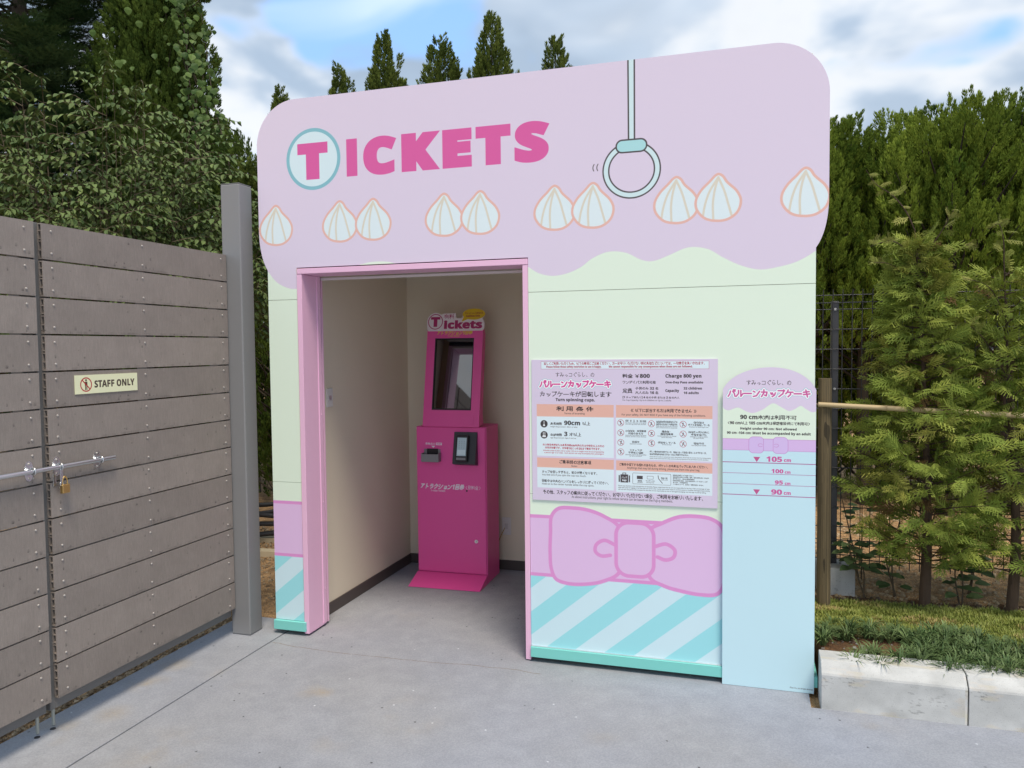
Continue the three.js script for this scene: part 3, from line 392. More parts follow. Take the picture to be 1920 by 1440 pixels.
  part(s, 'board', uvBy(new THREE.ExtrudeGeometry(sh, { depth: 0.007, bevelEnabled: false, curveSegments: 24 }).translate(0, 0, 0.0195), (x, y) => [(x - x0) / (x1 - x0), y / top]), mat(0xffffff, 0.5, 0, { map: tex(c) }));
}
// ---------------------------------------------------------------- ticket machine
M.magenta = mat('#ee58a6', 0.42, 0, { bumpMap: rep(T.grain, 4, 4), bumpScale: 0.00015 });
const MAG = '#ee58a6';   // the same paint as M.magenta, as a ground for print
M.glass = new THREE.MeshPhysicalMaterial({ color: S(0.006, 0.006, 0.009), roughness: 0.03, ior: 2.2, specularIntensity: 1, clearcoat: 1, clearcoatRoughness: 0.02 });
M.greyPlastic = mat(S(0.24, 0.24, 0.255), 0.5);
M.blackPlastic = mat(S(0.016, 0.016, 0.02), 0.42);
M.slate = mat(S(0.035, 0.037, 0.045), 0.45);
{
  const k = thing('ticket_machine', 'magenta ticket machine with a dark touch screen, card reader and Tickets crest', 'machine', [0.407, 0, -1.2]);
  // cabinet: carcass, front door sheet with print, kick plate
  part(k, 'cabinet', bx(0.158, 0.658, 0.0, 1.058, -1.43, -1.158, 0.003), M.magenta);
  {
    const x0 = 0.1600, x1 = 0.6515, y0 = 0.064, y1 = 1.054, q = 1500, W = Math.round((x1 - x0) * q), H = Math.round((y1 - y0) * q), c = canvas(W, H), g = c.getContext('2d'), fx = (x) => (x - x0) * q, fy = (y) => (y1 - y) * q;
    g.fillStyle = MAG; g.fillRect(0, 0, W, H); const o = { color: '#f3e6f2' };
    line(g, 'アトラクション1回券', fx(0.184), fy(0.668), fx(0.500), fy(0.634), { ...o, weight: 0.21, slant: 0.28 }); line(g, '（別料金）', fx(0.500), fy(0.664), fx(0.626), fy(0.636), { ...o, weight: 0.09 }); line(g, '1-ride Ticket', fx(0.257), fy(0.627), fx(0.364), fy(0.614), { ...o, bold: false });
    line(g, '券取出口', fx(0.224), fy(0.949), fx(0.297), fy(0.933), { ...o, weight: 0.13 }); g.fillStyle = '#f3e6f2'; g.fillRect(fx(0.301), fy(0.949), 0.043 * q, 0.017 * q); line(g, 'TICKET', fx(0.305), fy(0.945), fx(0.340), fy(0.936), { color: MAG });
    g.fillStyle = '#f3e6f2'; g.beginPath(); g.moveTo(fx(0.267), fy(0.927)); g.lineTo(fx(0.296), fy(0.927)); g.lineTo(fx(0.2815), fy(0.913)); g.fill();
    const d = part(k, 'front_door', uvBy(bx(x0, x1, y0, y1, -1.1578, -1.149, 0.004), (x, y) => [(x - x0) / (x1 - x0), (y - y0) / (y1 - y0)]), mat(0xffffff, 0.42, 0, { map: tex(c) }));
    mesh('lock', [new THREE.CylinderGeometry(0.0115, 0.0125, 0.006, 20).rotateX(Math.PI / 2).translate(0.582, 0.287, -1.146)], M.alu, d);
    mesh('keyhole', bx(0.5805, 0.5835, 0.281, 0.293, -1.1429, -1.1426), M.dark, d);
    mesh('camera_hole', new THREE.CylinderGeometry(0.0065, 0.0065, 0.001, 16).rotateX(Math.PI / 2).translate(0.518, 0.627, -1.1487), M.matteBlack, d);
  }
  { // sloping kick plate folded down to the floor
    const sh = new THREE.Shape([[0, 0.0015], [0.172, 0.0015], [0.172, 0.0045], [0.004, 0.060], [0, 0.060]].map((p) => new THREE.Vector2(...p)));
    const g = new THREE.ExtrudeGeometry(sh, { depth: 0.502, bevelEnabled: false }).rotateY(-Math.PI / 2).translate(0.658, 0, -1.1485);
    part(k, 'kick_plate', g, M.magenta);
  }
  // ticket tray
  {
    const w = (x0, x1, y0, y1, z0, z1) => bx(x0, x1, y0, y1, z0, z1, 0.004);
    const t = part(k, 'ticket_tray', [w(0.212, 0.338, 0.822, 0.832, -1.149, -1.098), w(0.212, 0.338, 0.822, 0.876, -1.104, -1.097), w(0.212, 0.220, 0.822, 0.882, -1.149, -1.098), w(0.330, 0.338, 0.822, 0.882, -1.149, -1.098), w(0.216, 0.238, 0.832, 0.906, -1.1488, -1.141), w(0.318, 0.334, 0.832, 0.906, -1.1488, -1.141)], M.greyPlastic);
    mesh('ticket_slot', bx(0.238, 0.318, 0.846, 0.908, -1.1488, -1.146), M.blackPlastic, t);
  }
  // card reader: a wedge housing with a handheld terminal on its sloping face
  {
    const sh = new THREE.Shape([[0, 0.802], [0.058, 0.818], [0.008, 1.024], [0, 1.024]].map((p) => new THREE.Vector2(...p)));
    const h = part(k, 'card_reader', new THREE.ExtrudeGeometry(sh, { depth: 0.158, bevelEnabled: true, bevelSize: 0.0015, bevelThickness: 0.0015, bevelSegments: 1 }).rotateY(-Math.PI / 2).translate(0.597, 0, -1.1489), M.slate);
    const a = Math.atan2(0.05, 0.206), place = (g) => g.rotateX(-a).translate(0.507, 0.918, -1.1105);
    mesh('terminal', place(bx(-0.042, 0.042, -0.088, 0.088, 0.0, 0.026, 0.006)), M.blackPlastic, h);
    const c = canvas(160, 300), g = c.getContext('2d'); g.fillStyle = '#9fb4bd'; g.fillRect(0, 0, 160, 300); g.fillStyle = '#8497a0'; for (let i = 0; i < 3; i++) for (let j = 0; j < 4; j++) g.fillRect(30 + i * 42, 60 + j * 34, 14, 12); g.fillStyle = '#b8cad2'; g.fillRect(10, 200, 140, 80);
    mesh('screen', uvBy(bx(-0.032, 0.032, -0.052, 0.070, 0, 0.001), (x, y) => [(x + 0.032) / 0.064, (y + 0.052) / 0.122]).translate(0, 0, 0.026).rotateX(-a).translate(0.507, 0.918, -1.1105), mat(0xffffff, 0.15, 0, { map: tex(c), emissive: 0xffffff, emissiveMap: tex(c), emissiveIntensity: 0.12 }), h);
    mesh('card_slot', place(bx(-0.033, 0.033, -0.079, -0.063, 0.026, 0.029, 0.002)), M.greyPlastic, h);
  }
  // upper unit leaning back, with the screen sunk into it
  {
    const a = Math.atan2(0.12, 0.662), len = 0.668, tilt = (g) => g.rotateX(-a).translate(0.4065, 1.0585, -1.15);   // local: x centred, y up the face, z out of the face
    const X = 0.2015, sx0 = -0.1415, sx1 = 0.1400, sy0 = 0.113, sy1 = 0.608;
    const face = new THREE.Shape([[-X, 0], [X, 0], [X, len], [-X, len]].map((p) => new THREE.Vector2(...p))), hole = new THREE.Path([[sx0, sy0], [sx0, sy1], [sx1, sy1], [sx1, sy0]].map((p) => new THREE.Vector2(...p))); face.holes.push(hole);
    const q = 1500, W = Math.round(2 * X * q), H = Math.round(len * q), c = canvas(W, H), g = c.getContext('2d'), fx = (x) => (x + X) * q, fy = (y) => (len - y) * q;
    g.fillStyle = MAG; g.fillRect(0, 0, W, H);
    line(g, 'アトラクション1回券', fx(-0.130), fy(0.660), fx(0.128), fy(0.633), { color: '#e9d13c', weight: 0.17, slant: 0.28 }); line(g, '1-ride Ticket', fx(-0.052), fy(0.628), fx(0.034), fy(0.618), { color: '#e9d13c', bold: false });
    const f = part(k, 'screen_housing', uvBy(new THREE.ExtrudeGeometry(face, { depth: 0.012, bevelEnabled: false }).translate(0, 0, -0.012), (x, y) => [(x + X) / (2 * X), y / len]), mat(0xffffff, 0.42, 0, { map: tex(c) }));
    f.geometry = tilt(f.geometry);
    const side = new THREE.Shape([[-1.1505, 1.0585], [-1.162, 1.0585], [-1.252, 1.0745], [-1.232, 1.15], [-1.325, 1.68], [-1.30, 1.7135], [-1.2835, 1.7135]].map((p) => new THREE.Vector2(-p[0], p[1])));
    const shell = new THREE.ExtrudeGeometry(new THREE.Shape([[1.165, 1.0585], [1.252, 1.0745], [1.240, 1.15], [1.325, 1.68], [1.30, 1.7135], [1.2865, 1.7135]].map((p) => new THREE.Vector2(...p))), { depth: 0.402, bevelEnabled: false }).rotateY(Math.PI / 2).translate(0.2055, 0, 0);
    part(k, 'screen_casing', shell, M.magenta);
    part(k, 'touch_screen', tilt(bx(sx0 - 0.004, sx1 + 0.004, sy0 - 0.004, sy1 + 0.004, -0.0135, -0.0122)), M.glass);
    part(k, 'screen_bezel', [tilt(bx(sx0, sx0 + 0.006, sy0, sy1, -0.0121, -0.001)), tilt(bx(sx1 - 0.006, sx1, sy0, sy1, -0.0121, -0.001)), tilt(bx(sx0 + 0.006, sx1 - 0.006, sy0, sy0 + 0.012, -0.0121, -0.001)), tilt(bx(sx0 + 0.006, sx1 - 0.006, sy1 - 0.006, sy1, -0.0121, -0.001))], M.matteBlack);
    part(k, 'access_hatch', tilt(bx(0.0635, 0.1615, 0.020, 0.081, 0, 0.0022, 0.001)), M.magenta);
    // crest cut to the outline of its lettering
    const cq = 1600, CW = Math.round(0.43 * cq), CH = Math.round(0.16 * cq), cc = canvas(CW, CH), h = cc.getContext('2d'), gx = (x) => (x + 0.212) * cq, gy = (y) => (0.155 - y) * cq;
    h.fillStyle = '#efe4ea'; h.fillRect(0, 0, CW, CH);
    h.fillStyle = '#e0bd24'; h.beginPath(); h.ellipse(gx(0.131), gy(0.115), 0.081 * cq, 0.039 * cq, 0, 0, 7); h.fill(); h.beginPath(); h.moveTo(gx(0.06), gy(0.10)); h.lineTo(gx(0.045), gy(0.062)); h.lineTo(gx(0.10), gy(0.085)); h.fill();
    line(h, 'キャッシュレス決済のみ', gx(0.068), gy(0.130), gx(0.198), gy(0.115), { color: '#a23c3f', weight: 0.13 }); line(h, 'Cashless Only', gx(0.075), gy(0.110), gx(0.176), gy(0.096), { color: '#a23c3f' });
    h.strokeStyle = h.fillStyle = '#b42c6c'; h.lineWidth = 0.0055 * cq; h.beginPath(); h.arc(gx(-0.145), gy(0.066), 0.0515 * cq, 0, 7); h.stroke();
    h.font = 'bold 200px sans-serif'; const fit = (s, x0, x1, y0, y1, fat) => { const m = h.measureText(s), bw = m.actualBoundingBoxRight + m.actualBoundingBoxLeft + fat, bh = m.actualBoundingBoxAscent + m.actualBoundingBoxDescent + fat; h.save(); h.translate(gx(x0), gy(y0)); h.scale((x1 - x0) * cq / bw, (y1 - y0) * cq / bh); h.lineWidth = fat; h.lineJoin = 'miter'; h.translate(m.actualBoundingBoxLeft + fat / 2, -m.actualBoundingBoxDescent - fat / 2); h.fillText(s, 0, 0); h.strokeText(s, 0, 0); h.restore(); };
    fit('T', -0.179, -0.111, 0.030, 0.100, 16); fit('ickets', -0.082, 0.195, 0.014, 0.074, 16);
    line(h, '有料', gx(-0.083), gy(0.119), gx(-0.010), gy(0.085), { color: '#b42c6c', weight: 0.10 });
    const o = new THREE.Shape(); o.moveTo(-0.195, 0.0); o.lineTo(0.195, 0.0); o.quadraticCurveTo(0.212, 0.005, 0.210, 0.05); o.quadraticCurveTo(0.205, 0.075, 0.19, 0.085); o.quadraticCurveTo(0.215, 0.10, 0.211, 0.12); o.quadraticCurveTo(0.195, 0.153, 0.13, 0.1535); o.quadraticCurveTo(0.06, 0.151, 0.051, 0.118); o.lineTo(0.052, 0.09); o.lineTo(0.005, 0.088); o.lineTo(0.0, 0.123); o.lineTo(-0.085, 0.123); o.absarc(-0.145, 0.066, 0.0625, 0.9, Math.PI, false); o.quadraticCurveTo(-0.208, 0.02, -0.195, 0.0);
    const cr = part(k, 'crest', uvBy(new THREE.ExtrudeGeometry(o, { depth: 0.004, bevelEnabled: false, curveSegments: 16 }), (x, y) => [(x + 0.212) / 0.43, 1 - (0.155 - y) / 0.16]), mat(0xffffff, 0.45, 0, { map: tex(cc) }));
    cr.geometry.translate(0.001, len - 0.0105, 0.0005); tilt(cr.geometry);
  }
  k.rotation.y = 0.024;
  part(k, 'power_cable', tube([[0.64, 0.20, -1.45], [0.660, 0.262, -1.485], [0.672, 0.292, -1.508], [0.680, 0.315, -1.516]], 0.003, 14, 6), mat(S(0.45, 0.32, 0.08), 0.6));
}
// ---------------------------------------------------------------- staff gate on the left
{
  const variants = [0, 1, 2, 3].map((v) => { const r = rng(90 + v), marks = []; for (let i = 0; i < 16; i++) marks.push([r(), r() < 0.72 ? r() * 0.16 : r(), 0.002 + 0.006 * r(), 0.03 + 0.10 * r(), 24 + 46 * r()]);
    return pix(1024, 160, (u, y, px, py) => { let b = 142 + [4, -5, 1, -2][v] + (hash3(px, py >> 4, v) - 0.5) * 8 + (hash3(px >> 1, py >> 1, v + 9) - 0.5) * 7 + (fbm(u * 14, y * 2, v, 3) - 0.5) * 12 + (noise3(u * 340, y * 5, v) - 0.5) * 7; for (const [mu, mv, w, h, d] of marks) { const du = Math.abs(u - mu) / w, dv = (y - mv) / h; if (du < 1 && dv > 0 && dv < 1) b -= d * (1 - du) * (1 - dv) * (0.4 + hash3(px >> 1, py >> 2, 77)); } if (y < 0.075) b -= 13 * clamp(fbm(u * 40, 1, v + 3, 3) * 2.6 - 1.1, 0, 1); return [b * 1.01, b * 0.947, b * 0.90]; }); });
  M.board = variants.map((t) => mat(0xffffff, 0.78, 0, { map: t }));
  M.post = mat(S(0.24, 0.243, 0.25), 0.48, 0.05);
  M.frame = mat(S(0.17, 0.166, 0.162), 0.5, 0.05);
  M.screw = mat(S(0.46, 0.43, 0.40), 0.45, 0.2);
  M.zinc = mat(S(0.68, 0.70, 0.72), 0.28, 0.95);
  const G = -0.402, TH = 0.022, P = 0.1512, Y0 = 0.151, N = 13;
  // hollow composite board, extruded along the gate
  const boardGeo = (len) => {
    const h = P - 0.0070, s = new THREE.Shape([[0, 0], [TH, 0], [TH, h], [0, h]].map((p) => new THREE.Vector2(...p)));
    [[0.005, 0.034], [0.038, 0.070], [0.074, 0.080], [0.084, 0.112], [0.116, 0.1395]].forEach(([a, b]) => s.holes.push(new THREE.Path([[0.004, a], [0.004, b], [TH - 0.004, b], [TH - 0.004, a]].map((p) => new THREE.Vector2(...p)))));
    const g = new THREE.ExtrudeGeometry(s, { depth: len, bevelEnabled: false });
    return uvBy(g, (x, y, z) => [z / 1.17, y / h]);
  };
  const dome = new THREE.LatheGeometry([[0.0050, 0], [0.0050, 0.0012], [0.004, 0.0034], [0.0018, 0.0044], [0, 0.0046]].map((p) => new THREE.Vector2(...p)), 9).rotateZ(-Math.PI / 2);
  const leaf = (z0, z1, cols, label, seed) => {
    const r = rng(seed), g = thing('gate_leaf', label, 'gate', [-0.45, 0, (z0 + z1) / 2], 'leaves of the staff gate'), geo = boardGeo(z1 - z0);
    for (let i = 0; i < N; i++) {
      const b = mesh('board', geo, M.board[(i * 3 + seed) % 4], g); b.position.set(G - TH + (r() - 0.5) * 0.0016, Y0 + i * P, z0 + (r() - 0.5) * 0.002).sub(g.position);
      for (const c of cols) for (const y of [0.027, P - 0.034]) { const s = mesh('screw', dome, M.screw, b); s.position.set(TH, y + (r() - 0.5) * 0.003, c + (r() - 0.5) * 0.003); }
    }
    const fz = [z0 + 0.004, z1 - 0.004], tubeBox = (a, b, c, d) => bx(-0.486, G - TH - 0.0014, a, b, c, d, 0.003);
    part(g, 'frame', [tubeBox(0.103, 0.153, fz[0], fz[1]), tubeBox(2.06, 2.108, fz[0], fz[1]), tubeBox(0.154, 2.059, fz[0], fz[0] + 0.05), tubeBox(0.154, 2.059, fz[1] - 0.05, fz[1]), tubeBox(0.154, 2.059, (z0 + z1) / 2 - 0.05, (z0 + z1) / 2)], M.frame);
    return g;
  };
  const right = leaf(0.096, 1.262, [0.045, 0.62, 1.121], 'closed gate leaf of brown grey boards carrying the STAFF ONLY sign', 1);
  part(right, 'meeting_stile', bx(-0.470, G - TH - 0.0005, 0.103, 2.112, 1.259, 1.2825, 0.002), M.frame);
  leaf(1.297, 2.463, [0.045, 0.55, 1.121], 'matching board gate leaf across the slide bolt from the STAFF ONLY sign', 2);
  // drop rods under the meeting stiles
  for (const [z, lb] of [[1.232, 'galvanised drop rod below the gate leaf that carries the STAFF ONLY sign'], [1.309, 'galvanised drop rod below the gate leaf without a sign']]) { const d = thing('drop_rod', lb, 'rod', [-0.468, 0.016, z], 'drop rods of the staff gate'); part(d, 'rod', rod([-0.468, 0.016, z], [-0.468, 0.10, z], 0.0068, 0.0068, 12), mat(S(0.42, 0.45, 0.42), 0.45, 0.6)); part(d, 'rod_tip', rod([-0.468, 0.013, z], [-0.468, 0.016, z], 0.005, 0.0068, 12), M.frame); }
  // posts
  for (const [z0, z1, lb] of [[-0.026, 0.088, 'tall grey square steel gate post beside the ticket booth'], [2.471, 2.585, 'tall grey square steel gate post at the hinged end away from the booth']]) {
    const p = thing('gate_post', lb, 'post', [-0.373, 0, (z0 + z1) / 2]);
    part(p, 'shaft', bx(-0.4335, -0.3135, 0.0005, 2.492, z0, z1, 0.008), M.post);
    part(p, 'cap', bx(-0.4325, -0.3145, 2.4921, 2.496, z0 + 0.001, z1 - 0.001, 0.002), M.post);
  }
  // slide bolt
  {
    const bolt = thing('slide_bolt', 'long galvanised slide bolt across both gate leaves', 'bolt', [-0.38, 1.115, 1.23]), Y = 1.1155;
    part(bolt, 'bar', rod([-0.379, Y, 0.945], [-0.379, Y, 1.86], 0.0095, 0.0095, 14), M.zinc);
    for (const z of [1.023, 1.233, 1.362, 1.80]) {
      const oval = new THREE.Shape(); oval.absellipse(0, 0, 0.021, 0.040, 0, Math.PI * 2);
      const b = part(bolt, 'bracket', [new THREE.ExtrudeGeometry(oval, { depth: 0.002, bevelEnabled: false, curveSegments: 20 }).rotateY(Math.PI / 2).translate(G + 0.0004, Y, z), new THREE.TorusGeometry(0.0135, 0.0038, 8, 20).translate(-0.379, Y, z), new THREE.CylinderGeometry(0.009, 0.013, 0.012, 14).rotateZ(Math.PI / 2).translate(G + 0.007, Y, z)], M.zinc);
      for (const s of [-1, 1]) mesh('screw', dome.clone().translate(G + 0.0024, Y + s * 0.029, z), M.screw, b);
    }
    part(bolt, 'handle', [bx(-0.3765, -0.373, 1.045, 1.112, 1.226, 1.240, 0.001), new THREE.TorusGeometry(0.008, 0.0025, 6, 14).rotateY(Math.PI / 2).translate(-0.375, 1.045, 1.233)], M.zinc);
    part(bolt, 'hasp_plate', bx(G + 0.0003, G + 0.0035, 1.035, 1.085, 1.236, 1.252, 0.001), M.zinc);
  }
  {
    const brass = mat(S(0.66, 0.45, 0.17), 0.32, 0.9), l = thing('padlock', 'brass padlock hanging from the slide bolt', 'padlock', [-0.374, 1.003, 1.218]);
    part(l, 'body', bx(-0.382, -0.366, 1.004, 1.041, 1.200, 1.237, 0.003), brass);
    part(l, 'shackle', tube([[-0.374, 1.040, 1.207], [-0.374, 1.056, 1.207], [-0.374, 1.070, 1.213], [-0.374, 1.074, 1.2185], [-0.374, 1.070, 1.224], [-0.374, 1.056, 1.230], [-0.374, 1.040, 1.230]], 0.0028, 24, 8), brass);
  }
  // STAFF ONLY plate
  {
    const c = canvas(710, 164), g = c.getContext('2d'); g.fillStyle = '#eef0c9'; g.fillRect(0, 0, 710, 164);
    g.fillStyle = '#5c4636'; g.beginPath(); g.arc(117, 46, 10, 0, 7); g.fill(); g.fillRect(103, 59, 28, 34); g.fillRect(105, 90, 10, 42); g.fillRect(119, 90, 10, 42);
    g.strokeStyle = '#b5242f'; g.lineWidth = 10; g.beginPath(); g.arc(117, 84, 58, 0, 7); g.moveTo(76, 44); g.lineTo(158, 125); g.stroke();
    line(g, 'STAFF ONLY', 205, 52, 672, 116, { color: '#4f423a' });
    const s = thing('staff_only_sign', 'small cream STAFF ONLY plate with a no entry symbol screwed to the gate', 'sign', [G, 1.407, 0.95]);
    part(s, 'plate', uvBy(bx(G + 0.0002, G + 0.0032, 1.407, 1.488, 0.7735, 1.1265), (x, y, z) => [(1.1265 - z) / 0.353, (y - 1.407) / 0.081]), mat(0xffffff, 0.45, 0, { map: tex(c) }));
  }
}
// ---------------------------------------------------------------- kerb, fence, stakes on the right
{
  const grey = pix(1024, 512, (u, v, x, y) => { const a = 2 * Math.PI; let b = 194 + (fbm(u * 9, v * 5, 1, 4) - 0.5) * 46 + (hash3(x, y, 2) - 0.5) * 14 + (hash3(x >> 1, y >> 1, 7) > 0.992 ? -50 : 0); const sc = fbm(u * 46 + v * 20, v * 46 - u * 10, 5, 4), low = v < 0.42 && v > 0.06; if (low && sc > 0.62 && fbm(u * 5, v * 2, 9, 2) > 0.48) b -= 40 * (sc - 0.62) * 5; const rust = fbm(u * 6 + 3, v * 8, 11, 4); return [b + (rust > 0.62 ? 4 : 0), b + 2, b + 1 - (rust > 0.6 ? (rust - 0.6) * 90 : 0)]; });
  M.kerb = mat(0xffffff, 0.88, 0, { map: grey, bumpMap: rep(T.grain, 2, 2), bumpScale: 0.0012 });
  const prof = new THREE.Shape([[0, -0.02], [0.168, -0.02], [0.168, 0.150], [0.165, 0.158], [0.126, 0.197], [0.118, 0.2], [0.01, 0.2]].map((p) => new THREE.Vector2(...p)));
  [[2.643, 3.2095, 0, 'pale concrete kerb block with a bare cut end beside the height chart'], [3.2145, 3.8145, 0.37, 'pale concrete kerb block second along from the height chart'], [3.8195, 4.4195, 0.71, 'pale concrete kerb block third along from the height chart'], [4.4245, 5.0245, 0.2, 'pale concrete kerb block fourth along from the height chart']].forEach(([a, b, off, lb]) => {
    const g = new THREE.ExtrudeGeometry(prof, { depth: b - a - 0.004, bevelEnabled: true, bevelSize: 0.002, bevelThickness: 0.002, bevelSegments: 1 }).rotateY(-Math.PI / 2).translate(b - 0.002, 0, 0);
    const m = mesh(numbered('kerb_block'), uvBy(g, (x, y, z) => [x / 0.8 + off, (y + (0.168 - z)) / 0.36]), M.kerb, scene); tag(m, lb, 'kerb', 'kerb blocks along the bed');
  });
  const inset = new THREE.Shape([[0.02, -0.02], [0.161, -0.02], [0.161, 0.148], [0.118, 0.191], [0.02, 0.191]].map((p) => new THREE.Vector2(...p)));
  for (const [x, lb] of [[3.212, 'dark mortar joint next to the kerb block with the cut end'], [3.817, 'dark mortar joint between the second and third kerb blocks'], [4.422, 'dark mortar joint between the third and fourth kerb blocks']]) tag(mesh(numbered('mortar_joint'), new THREE.ExtrudeGeometry(inset, { depth: 0.0044, bevelEnabled: false }).rotateY(-Math.PI / 2).translate(x + 0.0022, 0, 0), mat(S(0.05, 0.048, 0.045), 0.95), scene), lb, 'joint', 'joints between the kerb blocks');
  // black wire fence
  const wire = mat(S(0.045, 0.047, 0.055), 0.28);
  const f = thing('mesh_fence', 'black welded wire mesh fence standing behind the young conifers', 'fence', [2.806, 0.2, -1.08]);
  const Z = -1.08, pitch = 0.0519, vert = new THREE.TubeGeometry(new THREE.CatmullRomCurve3([[0, 0.30, 0], [0, 1.0, 0], [0, 1.818, 0], [0, 1.826, 0.002], [0, 1.85, 0.012], [0, 1.90, 0.024]].map((p) => new THREE.Vector3(...p)), false, 'catmullrom', 0.1), 9, 0.0027, 5);
  for (let i = 0; i <= 41; i++) { const w = mesh('wire', vert, wire, f); w.position.set(2.636 + i * pitch, 0, Z).sub(f.position); }
  const hz = rod([2.622, 0, 0], [4.79, 0, 0], 0.003, 0.003, 6);
  for (const [y, z] of [[1.868, 0.016], [1.826, 0.0], [1.788, -0.004], [1.674, -0.004], [1.56, -0.004], [1.446, -0.004], [1.332, -0.004], [1.218, -0.004], [1.104, -0.004], [0.99, -0.004], [0.876, -0.004], [0.762, -0.004], [0.648, -0.004], [0.534, -0.004], [0.456, -0.004], [0.43, -0.004], [0.37, -0.004], [0.345, -0.004]]) { const w = mesh('rail', hz, wire, f); w.position.set(0, y, Z + z).sub(f.position); }
  for (const x of [2.806, 4.806]) {
    const p = part(f, 'post', bx(x - 0.020, x + 0.020, 0.2, 1.836, Z - 0.055, Z - 0.009, 0.003), wire);
    mesh('clip', [bx(x - 0.006, x + 0.006, 1.782, 1.795, Z - 0.009, Z - 0.001, 0.001), bx(x - 0.006, x + 0.006, 1.326, 1.338, Z - 0.009, Z - 0.001, 0.001), bx(x - 0.006, x + 0.006, 0.425, 0.437, Z - 0.009, Z - 0.001, 0.001)], mat(S(0.5, 0.5, 0.5), 0.4, 0.7), p);
  }
  const blk = M.kerb;
  for (const [x, lb] of [[2.815, 'grey concrete footing block under the fence post by the wooden stake'], [4.806, 'grey concrete footing block under the fence post beyond the second conifer']]) { const m = mesh(numbered('footing_block'), uvBy(bx(x - 0.10, x + 0.10, 0.02, 0.315, -1.20, -0.985, 0.008), (px, y, z) => [(px + z) * 1.5, y * 1.5 + z]), blk, scene); tag(m, lb, 'footing', 'fence footings'); }
  // wooden stake and bamboo rail
  const wood = pix(256, 1024, (u, v, x, y) => { const a = u * 6.283, g = fbm(Math.cos(a) * 7, v * 2.2, Math.sin(a) * 7, 4), k = noise3(Math.cos(a) * 2, v * 9, Math.sin(a) * 2) > 0.86 ? 0.45 : 1, b = (82 + 78 * (g - 0.4) + 16 * (hash3(x, y >> 5, 2) - 0.5)) * lerp(1, k, 0.7); return [b * 1.1, b * 0.98, b * 0.74]; });
  const st = thing('wooden_stake', 'weathered round wooden stake at the end of the bamboo rail', 'stake', [2.728, 0.15, -0.765]);
  part(st, 'log', new THREE.CylinderGeometry(0.034, 0.036, 1.28, 18, 1).translate(2.728, 0.765, -0.765), mat(0xffffff, 0.9, 0, { map: wood }));
  const bam = thing('bamboo_rail', 'long pale bamboo rail tied behind the young conifers', 'rail', [3.5, 1.25, -0.745]), bm = mat(S(0.50, 0.39, 0.22), 0.55);
  const Pt = (t) => [lerp(2.69, 4.75, t), lerp(1.268, 1.160, t), lerp(-0.716, -0.855, t)];
  part(bam, 'culm', rod(Pt(0), Pt(1), 0.0125, 0.0185, 12), bm);
  for (let i = 1; i < 7; i++) { const t = i / 7 + 0.02, p = Pt(t), r = lerp(0.0125, 0.0185, t); part(bam, 'node', rod([p[0] - 0.004, p[1], p[2]], [p[0] + 0.004, p[1], p[2]], r + 0.002, r + 0.002, 12), mat(S(0.42, 0.31, 0.17), 0.6)); }
  part(bam, 'tie', new THREE.TorusGeometry(0.046, 0.003, 6, 22).rotateX(Math.PI / 2).translate(2.728, 1.267, -0.757), mat(S(0.30, 0.22, 0.12), 0.9));
  // behind the gate post: planks on the soil and a coil of black pipe
  const plank = mat(S(0.60, 0.50, 0.33), 0.85);
  for (const [a, b, lb] of [[[-1.9, -1.42], [-0.9, -1.50], 'pale timber batten lying on the soil nearest the booth corner'], [[-2.1, -1.82], [-1.0, -1.88], 'pale timber batten lying on the soil under the black hose']]) { const d = new THREE.Vector2(b[0] - a[0], b[1] - a[1]), g = new THREE.BoxGeometry(d.length(), 0.045, 0.09).rotateY(-d.angle()).translate((a[0] + b[0]) / 2, 0.003, (a[1] + b[1]) / 2); tag(mesh(numbered('timber_batten'), g, plank, scene), lb, 'batten', 'battens behind the gate post'); }
  const coil = []; for (let i = 0; i <= 90; i++) { const a = i / 90 * Math.PI * 5, R = 0.42 + 0.05 * Math.sin(i * 0.7) + i * 0.0006; coil.push([-1.75 + Math.cos(a) * R, 0.04 + i * 0.0022 + 0.02 * Math.sin(i * 0.5), -2.12 + Math.sin(a) * R]); }
  tag(mesh('hose_coil', tube([[-2.6, 0.01, -1.3], [-2.0, 0.03, -1.55], ...coil], 0.021, 260, 8), mat(S(0.03, 0.03, 0.033), 0.55), scene), 'coil of thick black hose on the soil behind the gate post', 'hose');
}
// ---------------------------------------------------------------- plants
const V = (x, y, z) => new THREE.Vector3(x, y, z), UP = V(0, 1, 0);
const leafMat = (roughness = 0.6, transmission = 0, gloss = 0.35) => new THREE.MeshPhysicalMaterial({ color: 0xffffff, roughness, transmission, thickness: 0, specularIntensity: gloss, side: THREE.DoubleSide });
M.leaf = leafMat(0.55, 0, 0.4); M.scale = leafMat(0.8, 0, 0.2); M.blade = leafMat(0.5, 0, 0.5);
M.bark = mat(S(0.10, 0.078, 0.058), 0.95, 0, { bumpMap: T.lump, bumpScale: 0.006 });
M.barkRed = mat(S(0.13, 0.085, 0.058), 0.95, 0, { bumpMap: T.lump, bumpScale: 0.006 });
M.stem = mat(S(0.12, 0.09, 0.055), 0.85);
